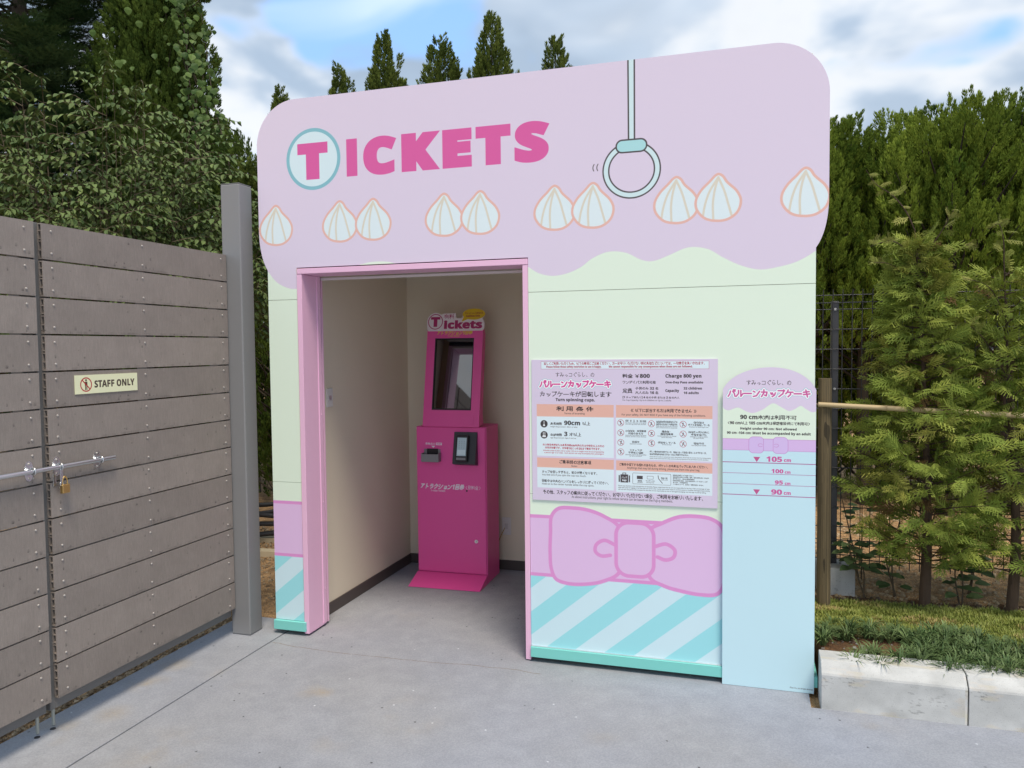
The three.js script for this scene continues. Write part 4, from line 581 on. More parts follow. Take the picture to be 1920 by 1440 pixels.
// triangles with per-face colours taken from the instance colour
function tris(list) { const p = new Float32Array(list.length * 9); list.forEach((t, i) => t.forEach((v, j) => p.set([v.x, v.y, v.z], i * 9 + j * 3))); const g = new THREE.BufferGeometry(); g.setAttribute('position', new THREE.BufferAttribute(p, 3)); g.computeVertexNormals(); return g; }
function instances(name, geo, material, list, parent) {   // list of [position, quaternion, scale (number or [x,y,z]), Color]
  const m = new THREE.InstancedMesh(geo, material, list.length), mm = new THREE.Matrix4(), sc = V(1, 1, 1);
  list.forEach(([p, q, s, c], i) => { typeof s === 'number' ? sc.set(s, s, s) : sc.set(...s); m.setMatrixAt(i, mm.compose(p, q, sc)); m.setColorAt(i, c); });
  m.name = name; m.castShadow = m.receiveShadow = true; m.userData.kind = 'stuff';
  if (parent) { m.position.copy(parent.position).negate(); parent.add(m); } else scene.add(m);
  return m;
}
const aim = (dir, roll = 0) => new THREE.Quaternion().setFromUnitVectors(UP, dir.clone().normalize()).multiply(new THREE.Quaternion().setFromAxisAngle(UP, roll));
const tint = (r, a, b, j = 0.12) => { const t = r(), k = 1 + (r() - 0.5) * 2 * j; return S(lerp(a[0], b[0], t) * k, lerp(a[1], b[1], t) * k, lerp(a[2], b[2], t) * k); };

// juniper tuft: a spindle of upright cord-like shoots, 1 unit tall
function juniperTuft(seed, n = 30) {
  const r = rng(seed), l = [];
  for (let i = 0; i < n; i++) {
    const t = Math.pow(r(), 0.8), a = r() * 6.283, rad = 0.20 * Math.sin(Math.PI * Math.min(1, 0.2 + t * 0.8)) * (0.4 + 0.6 * r()), out = V(Math.cos(a), 0, Math.sin(a)), b = out.clone().multiplyScalar(rad * 0.5).setY(t * 0.72);
    const d = out.clone().multiplyScalar(0.25 + 0.5 * r() * (1 - t)).add(V(0, 1, 0)).normalize(), len = 0.20 + 0.16 * r(), w = 0.030 + 0.016 * r(), e = b.clone().addScaledVector(d, len), s1 = V(-out.z, 0, out.x).multiplyScalar(w), s2 = out.clone().multiplyScalar(w), m = b.clone().lerp(e, 0.45);
    l.push([m.clone().add(s1), e, m.clone().add(s2)], [m.clone().add(s2), e, m.clone().sub(s1)], [m.clone().sub(s1), e, m.clone().add(s1)], [b, m.clone().add(s1), m.clone().add(s2)], [b, m.clone().add(s2), m.clone().sub(s1)]);
  }
  return tris(l);
}
const TUFT = [juniperTuft(1), juniperTuft(2, 24)];
// a tree of upswept flame-shaped plumes; profile(t) gives the reach of the crown at height share t
function juniper(name, label, group, [x, y, z], H, reach, seed, { plumes = 40, low = 0.04, dens = 1, size = 0.19, ca = [0.034, 0.062, 0.013], cb = [0.085, 0.125, 0.022], lean = 0.9, plumeLen = 0.75, fat = 0.13, category = 'tree', spire = 0, spireLen = 1.6 } = {}) {
  const r = rng(seed), g = thing(name, label, category, [x, y, z], group), base = V(x, y, z), list = [[], []], wood = [limb([[x, y - 0.1, z], [x + (r() - 0.5) * 0.1, y + H * 0.45, z + (r() - 0.5) * 0.1], [x, y + H * 0.97, z]], [0.05 + H * 0.008, 0.035, 0.004], 10, 7)];
  for (let i = 0; i < plumes; i++) {
    const t = i === 0 ? 0.86 : lerp(low, 0.93, Math.pow((i + r() * 0.6) / plumes, 0.85)), R = reach(t), a = i * 2.39996 + r() * 0.8, inner = r() < 0.25 ? 0.4 : 0.75 + 0.3 * r();
    const out = V(Math.cos(a), 0, Math.sin(a)), root = base.clone().add(V(0, t * H * 0.94, 0)), len = i === 0 ? H * 0.14 : Math.min(H * (1.03 - t), plumeLen * (0.7 + 0.6 * r())) + 0.05;
    const foot = root.clone().addScaledVector(out, i === 0 ? 0 : Math.max(0.02, R * inner - 0.12)), dir = i === 0 ? V((r() - 0.5) * 0.1, 1, (r() - 0.5) * 0.1) : out.clone().multiplyScalar(0.28 + 0.3 * r()).add(V(0, lean, 0)).normalize();
    if (i) wood.push(limb([root.clone().add(V(0, -R * 0.35, 0)).toArray(), root.clone().lerp(foot, 0.6).toArray(), foot.clone().addScaledVector(dir, len * 0.6).toArray()], [0.014, 0.009, 0.003], 5, 4));
    const n = Math.round(26 * dens * (len / 0.6) * (fat / 0.13)), tone = tint(r, ca, cb, 0.1);
    for (let j = 0; j < n; j++) {
      const s = (j + r()) / n, w = fat * Math.sin(Math.PI * Math.min(0.97, 0.16 + 0.84 * s)) * (0.45 + 0.55 * Math.sqrt(r())), b = r() * 6.283, q = V(Math.cos(b), 0, Math.sin(b)), p = foot.clone().addScaledVector(dir, (s - 0.12) * len).addScaledVector(q, w), d = dir.clone().addScaledVector(q, 0.45 * (1 - s) + 0.1), c = tone.clone().lerp(tint(r, ca, cb), 0.5);
      list[r() < 0.6 ? 0 : 1].push([p, aim(d, r() * 6.28), size * (0.65 + 0.6 * r()) * (s > 0.85 ? 0.75 : 1), c]);
    }
  }
  for (let i = 0; i < spire; i++) {   // close-set shoots wrapping the leader
    const d = spireLen * Math.pow(r(), 0.7), a = r() * 6.283, lobe = 0.35 + 1.25 * noise3(Math.cos(a) * 1.1 + seed * 3, d * 3.1, Math.sin(a) * 1.1 + seed), R = Math.min(0.5, 0.245 * Math.pow(d, 0.85) + 0.015) * lobe * (0.55 + 0.45 * Math.sqrt(r())), q = V(Math.cos(a), 0, Math.sin(a));
    list[i % 2].push([V(x, y + H - d - 0.03, z).addScaledVector(q, R), aim(q.clone().multiplyScalar(0.35).add(UP), r() * 6.28), 0.085 + 0.07 * r(), tint(r, ca, cb)]);
  }
  part(g, 'trunk', wood, M.bark);
  list.forEach((L, i) => L.length && instances(i ? 'crown_shoots' : 'crown', TUFT[i], M.scale, L, g));
  return g;
}
// the row of pointed trees whose tips stand above the booth
[[-2.57, 4.44], [-1.85, 4.61], [-1.32, 4.90], [-0.69, 4.78], [-0.14, 4.94], [0.51, 4.62], [-3.02, 3.72]].forEach(([x, H], i) => juniper('pointed_juniper', ['pointed juniper tip peeping over the header end nearest the gate', 'pointed juniper tip over the header above the letter I', 'pointed juniper tip over the header above the letter C', 'pointed juniper tip over the header above the letters K and E', 'tallest pointed juniper tip, over the second letter T of the header', 'pointed juniper tip over the header just past the letter S', 'low juniper between the grey gate post and the booth'][i], 'pointed junipers rising behind the booth', [x, -0.05, -3.8], H, (t) => lerp(0.52, 0.05, Math.pow(t, 0.8)) * (t > 0.6 ? 0.82 : 1), 100 + i * 7, { spire: 1000, plumes: 74, plumeLen: 0.40, fat: 0.095, size: 0.13, lean: 1.7, dens: 1.5, ca: [0.050, 0.080, 0.016], cb: [0.140, 0.180, 0.036] }));
// the bushy juniper hedge on the right
[[2.72, -3.3, 3.30, 0.62, 0], [3.30, -3.55, 3.20, 0.70, 1], [3.85, -3.25, 3.36, 0.72, 2], [4.40, -3.6, 3.40, 0.66, 3], [4.95, -3.3, 3.30, 0.75, 4], [3.0, -4.3, 3.45, 0.7, 6], [4.1, -4.5, 3.6, 0.7, 7], [2.5, -4.4, 3.0, 0.7, 8], [3.55, -4.4, 3.0, 0.7, 9], [4.7, -4.5, 3.2, 0.7, 10]].forEach(([x, z, H, R, i]) => juniper('hedge_juniper', ['bushy hedge juniper partly hidden by the booth corner', 'bushy hedge juniper behind the fence between the stake and the first young conifer', 'bushy hedge juniper rising behind the first young conifer', 'bushy hedge juniper rising behind the second young conifer', 'bushy hedge juniper at the end of the hedge away from the booth', '', 'rear juniper whose top shows over the hedge near the booth header', 'rear juniper whose top shows over the hedge behind the young conifers', ...Array(3).fill('dark rear juniper seen through the wire fence below the hedge crowns')][i], 'junipers of the hedge', [x, 0.17, z], H, (t) => R * (t < 0.75 ? 1 : lerp(1, 0.5, (t - 0.75) / 0.25)), 300 + i * 13, { plumes: 120, plumeLen: 0.46, fat: 0.125, size: 0.135, dens: 1.7, lean: 1.5, low: i < 6 ? 0.42 : 0.03, ca: [0.060, 0.110, 0.014], cb: [0.29, 0.37, 0.05] }));
// junipers closing the gap left of the booth and below the tall trees
[[-3.6, -3.5, 3.2], [-2.3, -3.3, 2.6], [-4.3, -3.3, 3.6], [-3.3, -4.6, 4.3]].forEach(([x, z, H], i) => juniper('dark_juniper', 'dark bushy juniper in the thicket behind the staff gate', 'junipers of the thicket behind the gate', [x, -0.05, z], H, (t) => 0.7 * (t < 0.7 ? 1 : lerp(1, 0.3, (t - 0.7) / 0.3)), 520 + i * 9, { plumes: 90, plumeLen: 0.6, fat: 0.12, size: 0.17, ca: [0.04, 0.078, 0.016], cb: [0.14, 0.20, 0.036] }));
juniper('tall_juniper', 'tall dense juniper bordering the open sky beside the grey gate post', undefined, [-4.75, -0.05, -4.5], 8.2, (t) => (t < 0.42 ? 0.95 : Math.max(0.08, 0.95 - (t - 0.42) * 1.9)), 610, { plumes: 330, plumeLen: 0.60, fat: 0.19, size: 0.19, dens: 1.3, lean: 1.2, ca: [0.036, 0.074, 0.015], cb: [0.15, 0.215, 0.04] });;
{ // a branch of the tall juniper reaching out into the sky
  const g = scene.getObjectByName('tall_juniper'), r = rng(19), a = V(-4.55, 5.55, -4.35), b = V(-4.05, 5.72, -4.3), e = V(-3.72, 5.95, -4.3), L = [], c = new THREE.CatmullRomCurve3([a, b, e]);
  for (let i = 0; i < 46; i++) { const s = 0.3 + 0.7 * r(), q = V((r() - 0.5), (r() - 0.5) * 0.7, (r() - 0.5)).multiplyScalar(0.16 * (1.2 - s)); L.push([c.getPoint(s).add(q), aim(V(0.6 + r(), -0.4 + r(), (r() - 0.5)), r() * 6), 0.09 + 0.07 * r(), tint(r, [0.03, 0.06, 0.016], [0.08, 0.12, 0.03])]); }
  part(g, 'branch', limb([a.toArray(), b.toArray(), e.toArray()], [0.02, 0.01, 0.003], 10, 5), M.bark); instances('branch_shoots', TUFT[0], M.scale, L, g);
}

// fir spray: a flat branch end with side twigs of needles, 1 unit long along y
const FIR = (() => {
  const r = rng(11), l = [], twig = (o, d, len, n) => { const side = V(-d.y, d.x, 0); for (let i = 0; i < n; i++) { const t = (i + 0.5) / n, p = o.clone().addScaledVector(d, len * t); for (const s of [-1, 1]) { const e = p.clone().addScaledVector(d, 0.055).addScaledVector(side, s * 0.075).add(V(0, 0, (r() - 0.3) * 0.05)); l.push([p.clone().addScaledVector(d, -0.014), p.clone().addScaledVector(d, 0.018), e]); } } l.push([o.clone().addScaledVector(side, 0.012), o.clone().addScaledVector(side, -0.012), o.clone().addScaledVector(d, len)]); };
  twig(V(0, 0, 0), V(0, 1, 0), 1, 22);
  for (let i = 0; i < 5; i++) for (const s of [-1, 1]) { const a = 0.95 + r() * 0.2; twig(V(0, 0.14 + i * 0.15, 0), V(s * Math.sin(a), Math.cos(a), 0), 0.46 - i * 0.06, 10); }
  return tris(l);
})();
function fir(label, [x, y, z], H, R, seed, { ca = [0.012, 0.028, 0.014], cb = [0.034, 0.062, 0.026], tiers = 46 } = {}) {
  const r = rng(seed), g = thing('fir_tree', label, 'tree', [x, y, z], 'tall dark conifers behind the gate'), L = [], wood = [limb([[x, y, z], [x, y + H * 0.5, z], [x, y + H, z]], [0.17, 0.11, 0.015], 8, 8)];
  for (let i = 0; i < tiers; i++) {
    const t = (i + 0.5) / tiers, h = y + H * lerp(0.10, 0.99, t), reach = R * (1 - t * 0.72) * (0.75 + 0.4 * r()), n = 5;
    for (let j = 0; j < n; j++) {
      const a = j / n * 6.283 + i * 1.1 + r() * 0.7, out = V(Math.cos(a), 0, Math.sin(a)), end = V(x, h, z).addScaledVector(out, reach).add(V(0, reach * (-0.10 + 0.18 * t), 0));
      wood.push(limb([[x, h, z], V(x, h, z).lerp(end, 0.5).add(V(0, 0.08, 0)).toArray(), end.toArray()], [0.022, 0.012, 0.004], 4, 4));
      const m = Math.round(12 * reach) + 4;
      for (let q = 0; q < m; q++) { const s = lerp(0.25, 1, (q + r()) / m), p = V(x, h, z).lerp(end, s).add(V((r() - 0.5) * 0.15, (r() - 0.5) * 0.1, (r() - 0.5) * 0.15)), sd = V(-out.z, 0, out.x).multiplyScalar((r() - 0.5) * 2.2), d = out.clone().add(sd).add(V(0, 0.15 + r() * 0.35, 0)).normalize(); const qq = new THREE.Quaternion().setFromRotationMatrix(new THREE.Matrix4().makeBasis(V(0, 0, 0).crossVectors(d, UP).normalize(), d, V(0, 0, 0).crossVectors(V(0, 0, 0).crossVectors(d, UP).normalize(), d).normalize())); L.push([p, qq, 0.26 + 0.2 * r(), tint(r, ca, cb)]); }
    }
  }
  part(g, 'trunk', wood, M.bark); instances('crown', FIR, M.scale, L, g); return g;
}
fir('tall dark fir at the back of the thicket behind the staff gate', [-6.4, -0.05, -4.0], 9.2, 2.0, 41, { tiers: 60, ca: [0.022, 0.05, 0.024], cb: [0.075, 0.13, 0.056] });
fir('shorter fir with pale shoots standing before the tallest one', [-4.9, -0.05, -2.6], 4.9, 1.25, 43, { tiers: 34, ca: [0.04, 0.082, 0.038], cb: [0.12, 0.19, 0.085] });


// broad leaf with a folded midrib and drooping tip, 1 unit long along y
function broadLeaf(w = 0.235, fold = 0.10, droop = 0.16) {
  const row = [[0, 0, 0], [0.12, w * 0.55, 0.01], [0.38, w, 0.02], [0.68, w * 0.75, -droop * 0.4], [1, 0, -droop]], l = [];
  for (let i = 0; i < 4; i++) for (const s of [-1, 1]) { const [y0, a0, z0] = row[i], [y1, a1, z1] = row[i + 1], m0 = V(0, y0, z0), m1 = V(0, y1, z1), e0 = V(s * a0, y0, z0 + a0 * fold * 3), e1 = V(s * a1, y1, z1 + a1 * fold * 3); l.push([m0, e0, e1]); l.push([m0, e1, m1]); }
  return tris(l.filter(([a, b, c]) => a.distanceTo(b) > 1e-5 && b.distanceTo(c) > 1e-5 && a.distanceTo(c) > 1e-5));
}
const LEAF = broadLeaf(), ROUND = broadLeaf(0.46, 0.05, 0.10), IVY = broadLeaf(0.36, 0.06, 0.12);
// leaf orientation: tip along d, face turned towards n
const face = (d, n) => { const y = d.clone().normalize(), x = V(0, 0, 0).crossVectors(y, n).normalize(), z = V(0, 0, 0).crossVectors(x, y); return new THREE.Quaternion().setFromRotationMatrix(new THREE.Matrix4().makeBasis(x, y, z)); };
// vine over the edge of the tall fir
{
  const r = rng(77), v = thing('climbing_vine', 'broad leaved vine climbing the juniper that borders the open sky', 'vine', [-4.4, 0, -4.2]), L = [], wood = [];
  const rim = new THREE.CatmullRomCurve3([[-3.6, 0.3, -4.0], [-3.62, 2.4, -4.0], [-3.75, 3.9, -4.05], [-3.97, 4.9, -4.15], [-4.25, 5.8, -4.25], [-4.5, 6.8, -4.3]].map((p) => V(...p))), curve = (s) => rim.getPoint(s);
  for (let k = 0; k < 7; k++) { const off = V((r() - 0.7) * 0.4, 0, (r() - 0.5) * 0.4), pts = []; for (let i = 0; i <= 8; i++) pts.push(curve(i / 8).add(off).add(V((r() - 0.5) * 0.25, 0, (r() - 0.5) * 0.2)).toArray()); wood.push(limb(pts, [0.012, 0.008, 0.004], 20, 4)); }
  for (let i = 0; i < 470; i++) { const s = 0.25 + 0.75 * r(), edge = r() < 0.93, p = curve(s).add(V(edge ? (r() - 0.55) * 0.30 + 0.06 : -r() * 0.8, (r() - 0.5) * 0.6, edge ? (r() - 0.5) * 0.5 : 0.25 + r() * 0.8)), n = V(0.3 + r(), 0.5 + r() * 0.6, 0.6 + r() * 0.6).normalize(), d = V((r() - 0.3) * 0.9, -0.6 - r() * 0.7, (r() - 0.3) * 0.6); L.push([p, face(d, n), 0.045 + 0.055 * r(), tint(r, [0.03, 0.072, 0.014], [0.095, 0.155, 0.034])]); }
  part(v, 'stem', wood, M.bark); instances('foliage', ROUND, M.leaf, L, v);
}
// arching shrub just behind the gate, leaves hanging in pairs
{
  const r = rng(23), g = thing('arching_shrub', 'large shrub with drooping grey green leaves rising above the staff gate', 'shrub', [-2.1, -0.05, -0.75]), L = [], wood = [];
  for (let i = 0; i < 210; i++) {
    const a = i * 2.39996, R = 0.15 + 1.12 * Math.sqrt(((i * 13) % 210) / 210), top = lerp(3.6, 2.25, Math.pow(R / 1.27, 2.4)) * (0.74 + 0.26 * r()), end = V(-2.1 + Math.cos(a) * R * 1.08, top, -0.75 + Math.sin(a) * R * 0.8);
    const p0 = V(-2.1 + Math.cos(a) * 0.12, 0.2 + r() * 0.7, -0.75 + Math.sin(a) * 0.12), mid = p0.clone().lerp(end, 0.6).add(V(Math.cos(a) * 0.06, 0.1, Math.sin(a) * 0.06)), c = new THREE.CatmullRomCurve3([p0, mid, end]);
    wood.push(limb([p0, mid, end].map((q) => q.toArray()), [0.012, 0.006, 0.0012], 8, 4));
    for (let k = 0; k < 10; k++) {   // level side twigs, leaves hanging from them in pairs
      const s = lerp(0.40, 1.02, (k + r() * 0.6) / 9.3), q = c.getPoint(Math.min(1, s)), b = a + (r() - 0.5) * 4.4, d = V(Math.cos(b), 0.05 + 0.35 * r(), Math.sin(b)).normalize(), len = 0.20 + 0.24 * r(), tip = q.clone().addScaledVector(d, len), bend = q.clone().lerp(tip, 0.55).add(V(0, 0.035, 0)), tw = new THREE.CatmullRomCurve3([q, bend, tip.add(V(0, -0.03, 0))]), tone = tint(r, [0.060, 0.105, 0.032], [0.155, 0.215, 0.068]);
      wood.push(limb([q, bend, tip].map((v) => v.toArray()), [0.003, 0.002, 0.001], 4, 3));
      const n = 5 + Math.floor(r() * 3), side = V(-d.z, 0, d.x).normalize();
      for (let j = 0; j < n; j++) for (const e of [-1, 1]) { const u = (j + 0.8) / n, pd = side.clone().multiplyScalar(e * (0.55 + 0.4 * r())).addScaledVector(d, 0.5).add(V((r() - 0.5) * 0.3, -0.30 - r() * 0.65, (r() - 0.5) * 0.3)).normalize(), nn = side.clone().multiplyScalar(e * 0.5).add(V((r() - 0.5) * 0.5, 0.9, (r() - 0.5) * 0.5)).normalize(); L.push([tw.getPoint(Math.min(1, u)), face(pd, nn), 0.042 + 0.026 * r(), tone.clone().lerp(tint(r, [0.05, 0.09, 0.028], [0.185, 0.24, 0.078]), 0.5)]); }
    }
  }
  part(g, 'stem', wood, M.stem); instances('foliage', LEAF, M.leaf, L, g);
}
// young conifers with flat fern-like sprays
const FANS = [3, 4, 9].map((fanSeed) => {
  const r = rng(fanSeed), l = [], q = (a, b, w0, w1) => { const d = b.clone().sub(a).normalize(), s = V(-d.y, d.x, 0); l.push([a.clone().addScaledVector(s, w0), a.clone().addScaledVector(s, -w0), b.clone().addScaledVector(s, -w1)], [a.clone().addScaledVector(s, w0), b.clone().addScaledVector(s, -w1), b.clone().addScaledVector(s, w1)]); };
  q(V(0, 0, 0), V(0, 1, -0.14), 0.020, 0.018);
  for (let i = 0; i < 6; i++) for (const s of [-1, 1]) {
    const y = 0.10 + i * 0.15 + (s > 0 ? 0.06 : 0), L = (0.44 - Math.abs(i - 1.5) * 0.06) * (0.75 + r() * 0.45), a = 0.60 + r() * 0.25, d = V(s * Math.sin(a), Math.cos(a), 0), o = V(0, y, -0.14 * y * y), e = o.clone().addScaledVector(d, L).add(V(0, 0, -0.10 - r() * 0.08)); q(o, e, 0.026, 0.016);
    if (i < 5) for (const k of [-1, 1]) { const b = a + k * 0.55, dd = V(s * Math.sin(b), Math.cos(b), 0), oo = o.clone().lerp(e, k > 0 ? 0.35 : 0.55), ee = oo.clone().addScaledVector(dd, 0.15 * (0.7 + r() * 0.5)).add(V(0, 0, (r() - 0.6) * 0.03)); q(oo, ee, 0.024, 0.012); }
  }
  return tris(l);
});
M.fan = leafMat(0.7, 0.18, 0.25);
function youngConifer(label, [x, y, z], path, reachAt, seed, count, whips) {
  const r = rng(seed), g = thing('young_conifer', label, 'tree', [x, y, z], 'young conifers in the planting bed'), c = new THREE.CatmullRomCurve3(path.map((p) => V(...p))), wood = [limb(path, [0.030, 0.024, 0.014, 0.006, 0.003], 24, 8)], L = [];
  const spray = (p, out, size, tone) => { const up = V(out.x, -0.35 + r() * 1.15, out.z).add(V((r() - 0.5) * 1.1, 0, (r() - 0.5) * 1.1)).normalize(), n = V(out.x * 0.9 + (r() - 0.5) * 1.2, 0.5, out.z * 0.9 + (r() - 0.5) * 1.2).normalize(); L.push([p, face(up, n), [size, size * (0.85 + 0.3 * r()), size], tone]); };
  for (let i = 0; i < count; i++) {
    const t = lerp(0.12, 0.97, Math.pow((i + r()) / count, 0.95)), root = c.getPointAt(t), a = i * 2.39996 + r() * 0.6, out = V(Math.cos(a), 0, Math.sin(a)), R = reachAt(t, a) * (0.72 + 0.42 * r()), end = root.clone().addScaledVector(out, R).add(V(0, R * (0.30 + 0.35 * r()) - 0.02, 0)), mid = root.clone().lerp(end, 0.5).add(V(0, -0.03 + 0.04 * r(), 0));
    wood.push(limb([root.toArray(), mid.toArray(), end.toArray()], [0.0042, 0.003, 0.0014], 5, 4));
    const bc = new THREE.CatmullRomCurve3([root, mid, end]), n = 4 + Math.round(R * 20), tone = r() < 0.10 ? tint(r, [0.30, 0.26, 0.06], [0.36, 0.30, 0.09]) : tint(r, [0.14, 0.215, 0.038], [0.34, 0.41, 0.08]);
    for (let j = 0; j < n; j++) { const s = lerp(0.22, 1.0, (j + r()) / n), p = bc.getPoint(s), sd = V(-out.z, 0, out.x).multiplyScalar((j % 2 ? 1 : -1) * (0.6 + r() * 0.5) * (s > 0.9 ? 0.2 : 1)); spray(p, out.clone().add(sd), 0.078 + 0.072 * r(), s < 0.4 && r() < 0.12 ? tint(r, [0.16, 0.095, 0.04], [0.26, 0.17, 0.07]) : tone.clone().lerp(tint(r, [0.14, 0.21, 0.035], [0.42, 0.47, 0.095]), 0.6)); }
  }
  for (const w of whips) { wood.push(limb(w, [0.004, 0.003, 0.0012], 16, 5)); const wc = new THREE.CatmullRomCurve3(w.map((p) => V(...p))); for (let j = 0; j < 12; j++) { const s = 0.1 + 0.9 * j / 12; spray(wc.getPoint(s), V(Math.cos(j * 2.4), 0, Math.sin(j * 2.4)), 0.05 + 0.05 * r() * (1 - s * 0.5), tint(r, [0.24, 0.28, 0.06], [0.34, 0.34, 0.10])); } }
  part(g, 'trunk', wood, M.barkRed); FANS.forEach((f, i) => instances('foliage', f, M.fan, L.filter((_, j) => j % 3 === i), g));
  return g;
}
youngConifer('young golden green conifer with a bent whip at its top beside the wooden stake', [3.247, 0.17, -0.88], [[3.247, 0.12, -0.88], [3.255, 0.566, -0.88], [3.240, 1.143, -0.88], [3.203, 1.827, -0.88], [3.175, 2.195, -0.88]], (t) => t < 0.2 ? 0.30 : lerp(0.41, 0.06, Math.pow((t - 0.2) / 0.8, 1.0)), 61, 175, [[[3.175, 2.19, -0.88], [3.13, 2.29, -0.87], [3.06, 2.38, -0.86], [2.98, 2.44, -0.85], [2.93, 2.52, -0.85]], [[3.18, 2.05, -0.88], [3.05, 2.13, -0.8], [2.94, 2.10, -0.76]], [[3.19, 2.0, -0.88], [3.30, 2.18, -0.85], [3.36, 2.30, -0.84]], [[3.2, 1.85, -0.88], [3.35, 2.05, -0.8], [3.43, 2.11, -0.78]], [[3.2, 1.8, -0.88], [3.06, 2.0, -0.8], [2.93, 2.02, -0.75]]]);
youngConifer('young green conifer with loose feathery branches farther from the wooden stake', [3.68, 0.17, -0.9], [[3.664, 0.12, -0.9], [3.680, 0.587, -0.9], [3.645, 1.149, -0.9], [3.610, 1.80, -0.9], [3.60, 2.02, -0.9]], (t) => t < 0.2 ? 0.22 : lerp(0.25, 0.08, Math.pow((t - 0.2) / 0.8, 1.2)), 62, 80, [[[3.6, 2.0, -0.9], [3.59, 2.12, -0.88], [3.56, 2.2, -0.86], [3.51, 2.17, -0.84]], [[3.62, 1.7, -0.9], [3.5, 1.88, -0.8], [3.38, 1.92, -0.76]], [[3.63, 1.4, -0.9], [3.48, 1.62, -0.8], [3.38, 1.70, -0.72]]]);
youngConifer('young green conifer at the far end of the bed', [4.35, 0.17, -0.9], [[4.35, 0.12, -0.9], [4.36, 0.587, -0.9], [4.34, 1.149, -0.9], [4.33, 1.7, -0.9], [4.32, 2.05, -0.9]], (t) => t < 0.2 ? 0.26 : lerp(0.44, 0.10, Math.pow((t - 0.2) / 0.8, 1.2)), 63, 105, []);
// weed saplings by the fence
[[2.955, -0.97, 0.42, 'thin weed sapling with pale leaves beside the footing block'], [3.12, -1.02, 0.5, 'spindly twin stemmed weed between the stake and the first conifer trunk'], [3.44, -0.98, 0.40, 'leafy weed between the two young conifer trunks'], [3.52, -1.16, 0.55, 'taller leafy weed behind the wire fence between the conifer trunks'], [2.98, -1.35, 0.6, 'pale leaved weed just behind the wire fence near the footing block']].forEach(([x, z, h, lb], i) => {
  const r = rng(700 + i), y = bedY(x, z) - 0.01, g = thing('weed_sapling', lb, 'plant', [x, y, z]), L = [], wood = [];
  for (let k = 0; k < 2; k++) { const e = V(x + (r() - 0.5) * 0.22, y + h * (0.7 + 0.3 * r()), z + (r() - 0.5) * 0.15), m = V(x + (r() - 0.5) * 0.1, y + h * 0.45, z); wood.push(limb([[x + k * 0.012, y, z], m.toArray(), e.toArray()], [0.005, 0.004, 0.002], 8, 5)); const c = new THREE.CatmullRomCurve3([V(x, y, z), m, e]); for (let j = 0; j < 16; j++) { const s = lerp(i === 0 ? 0.45 : 0.15, 1, j / 16), a = j * 2.4, out = V(Math.cos(a), 0, Math.sin(a)); L.push([c.getPoint(s).addScaledVector(out, 0.015 + 0.03 * r()), face(out.clone().add(V(0, -0.15 + 0.4 * r(), 0)), V(out.x * 0.2, 1, out.z * 0.2 + 0.3)), 0.05 + 0.045 * r(), tint(r, [0.06, 0.11, 0.04], [0.18, 0.25, 0.10])]); } }
  part(g, 'stem', wood, M.stem); instances('foliage', IVY, M.leaf, L, g);
});
// dwarf grass along the kerb: clumps of arching blades
const CLUMP = [0, 1, 2].map((v) => {
  const r = rng(800 + v), l = [];
  for (let i = 0; i < 20; i++) { const a = r() * 6.283, o = V(Math.cos(a), 0, Math.sin(a)), s = V(-o.z, 0, o.x).multiplyScalar(0.020 + 0.008 * r()), reach = 0.25 + 0.65 * r(), h = 0.55 + 0.5 * r(), P = (t) => o.clone().multiplyScalar(0.05 + reach * t * (0.4 + 0.6 * t)).setY(h * (1.5 * t - 0.75 * t * t * (0.6 + reach))); for (let j = 0; j < 4; j++) { const t0 = j / 4, t1 = (j + 1) / 4, w0 = 1 - t0 * t0 * 0.6, w1 = j === 3 ? 0.02 : 1 - t1 * t1 * 0.6, a0 = P(t0), a1 = P(t1); l.push([a0.clone().addScaledVector(s, w0), a0.clone().addScaledVector(s, -w0), a1.clone().addScaledVector(s, -w1)], [a0.clone().addScaledVector(s, w0), a1.clone().addScaledVector(s, -w1), a1.clone().addScaledVector(s, w1)]); } }
  return tris(l);
});
{
  const r = rng(31), L = [[], [], []];
  for (let i = 0; i < 950; i++) { const x = lerp(2.66, 5.0, r()), z = lerp(0.085, -0.48, r()); if (fbm(x * 3.2, z * 4.5, 8, 3) < 0.42 + 0.10 * sstep(-0.2, 0.05, z) || r() < sstep(-0.30, -0.48, z) * 0.8) continue; L[Math.floor(r() * 3)].push([V(x, bedY(x, z) - 0.006, z), new THREE.Quaternion().setFromAxisAngle(UP, r() * 6.28), 0.080 + 0.050 * r(), tint(r, [0.055, 0.105, 0.036], [0.17, 0.24, 0.095], 0.25)]); }
  const g = new THREE.Group(); g.name = 'dwarf_grass'; g.userData = { label: 'clumps of arching dark green dwarf grass along the kerb', category: 'grass', kind: 'stuff' }; scene.add(g);
  L.forEach((l, i) => instances('blades', CLUMP[i], M.blade, l, g));
}
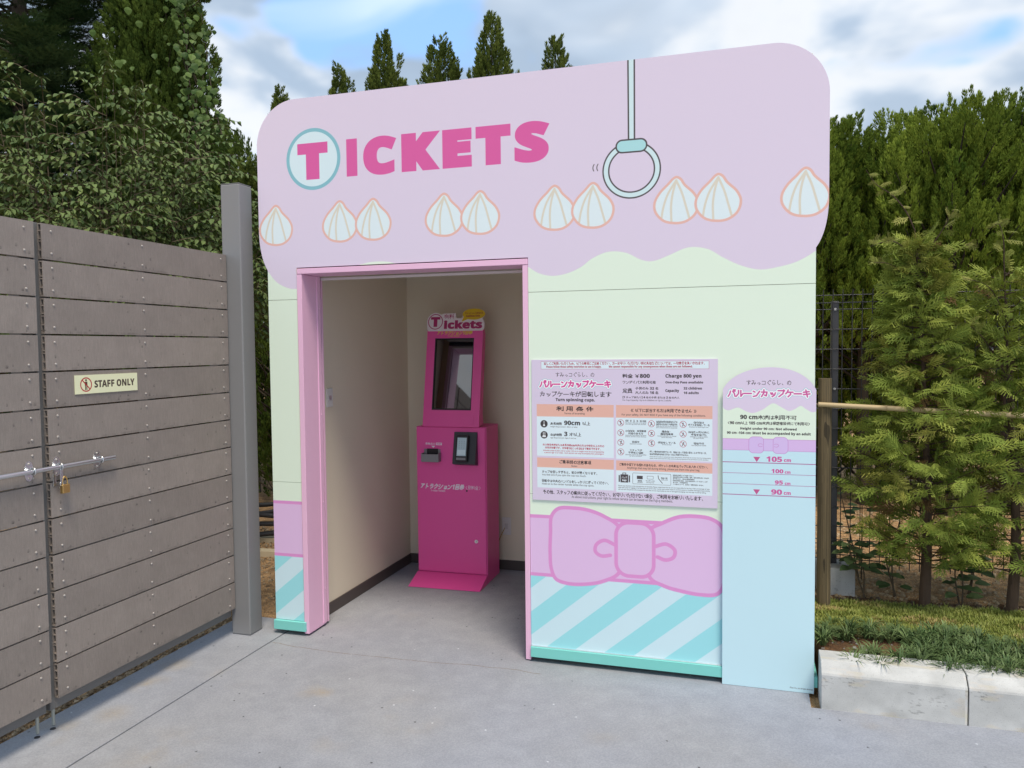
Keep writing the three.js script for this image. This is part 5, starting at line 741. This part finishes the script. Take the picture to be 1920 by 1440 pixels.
{
  const r = rng(37), l = []; const TURF = (() => { const q = rng(5), t = []; for (let i = 0; i < 7; i++) { const a = q() * 6.283, o = V(Math.cos(a), 0, Math.sin(a)), s = V(-o.z, 0, o.x).multiplyScalar(0.09), b = o.clone().multiplyScalar(0.25 * q()), m = b.clone().add(o.clone().multiplyScalar(0.22)).setY(0.55), e = b.clone().add(o.clone().multiplyScalar(0.6 * q() + 0.2)).setY(0.85 + 0.3 * q()); t.push([b.clone().add(s), b.clone().sub(s), m.clone().sub(s.clone().multiplyScalar(0.8))], [b.clone().add(s), m.clone().sub(s.clone().multiplyScalar(0.8)), m.clone().add(s.clone().multiplyScalar(0.8))], [m.clone().add(s.clone().multiplyScalar(0.8)), m.clone().sub(s.clone().multiplyScalar(0.8)), e]); } return tris(t); })();
  for (let i = 0; i < 15000; i++) { const x = lerp(2.655, 5.0, r()), z = lerp(-0.36, -0.865, r()), e = 0.03 * (noise3(x * 9, 1, 2) - 0.5); if (z < -0.84 + e && r() < 0.8) continue; const dry = fbm(x * 5, z * 9, 4, 3); l.push([V(x, bedY(x, z) - 0.003, z), new THREE.Quaternion().setFromAxisAngle(UP, r() * 6.28), 0.017 + 0.016 * r(), dry > 0.58 && r() < 0.6 ? tint(r, [0.38, 0.31, 0.12], [0.48, 0.39, 0.17]) : tint(r, [0.19, 0.25, 0.05], [0.33, 0.36, 0.09])]); }
  const g = instances('lawn_strip', TURF, M.blade, l, null); g.userData.label = 'narrow strip of short yellow green lawn before the young conifers'; g.userData.category = 'lawn';
}
// loose stones and crumbs on the soil
{
  const r = rng(51), ST = new THREE.IcosahedronGeometry(1, 1), p = ST.attributes.position, h = new Map(); for (let i = 0; i < p.count; i++) { const k = [p.getX(i), p.getY(i), p.getZ(i)].map((v) => v.toFixed(3)).join(); if (!h.has(k)) h.set(k, 0.72 + 0.45 * r()); const f = h.get(k); p.setXYZ(i, p.getX(i) * f, p.getY(i) * f * 0.7, p.getZ(i) * f); } ST.computeVertexNormals();
  const m = mat(0xffffff, 0.95), rq = () => new THREE.Quaternion().setFromEuler(new THREE.Euler(r() * 0.6, r() * 6.28, r() * 0.6));
  const bed = [], left = [];
  for (let i = 0; i < 5200; i++) { const x = lerp(2.66, 5.2, Math.pow(r(), 1.1)), z = -0.84 - 2.4 * Math.pow(r(), 1.6), s = 0.004 + 0.014 * Math.pow(r(), 4); bed.push([V(x, bedY(x, z) + s * 0.2, z), rq(), s, z > -1.02 + 0.1 * noise3(x * 5, 1, 1) ? tint(r, [0.06, 0.042, 0.03], [0.13, 0.10, 0.075]) : tint(r, [0.30, 0.22, 0.13], [0.52, 0.41, 0.27])]); }
  for (let i = 0; i < 700; i++) { const x = lerp(2.66, 5.0, r()), z = lerp(0.09, -0.5, r()), s = 0.004 + 0.014 * r() * r() * r(); bed.push([V(x, bedY(x, z) + s * 0.2, z), rq(), s, r() < 0.3 ? tint(r, [0.2, 0.2, 0.2], [0.36, 0.35, 0.34]) : tint(r, [0.08, 0.05, 0.035], [0.16, 0.11, 0.08])]); }
  for (let i = 0; i < 9000; i++) { const near = r() < 0.62, x = near ? lerp(-0.575, -1.15, Math.pow(r(), 1.5)) : lerp(-0.5, -2.3, r()), z = near ? lerp(-0.2, 2.2, r()) : lerp(-0.24, -2.3, r()), s = 0.003 + 0.011 * Math.pow(r(), 3); left.push([V(x, -0.018 + s * 0.3, z), rq(), s, tint(r, [0.17, 0.12, 0.07], [0.44, 0.34, 0.22])]); }
  const a = instances('bed_stones', ST, m, bed, null); a.userData.label = 'small stones and clods scattered over the planting bed'; a.userData.category = 'stones';
  const b = instances('gate_gravel', ST, m, left, null); b.userData.label = 'brown gravel and crumbs on the soil under the staff gate'; b.userData.category = 'gravel';
}
renderer.render(scene, camera);
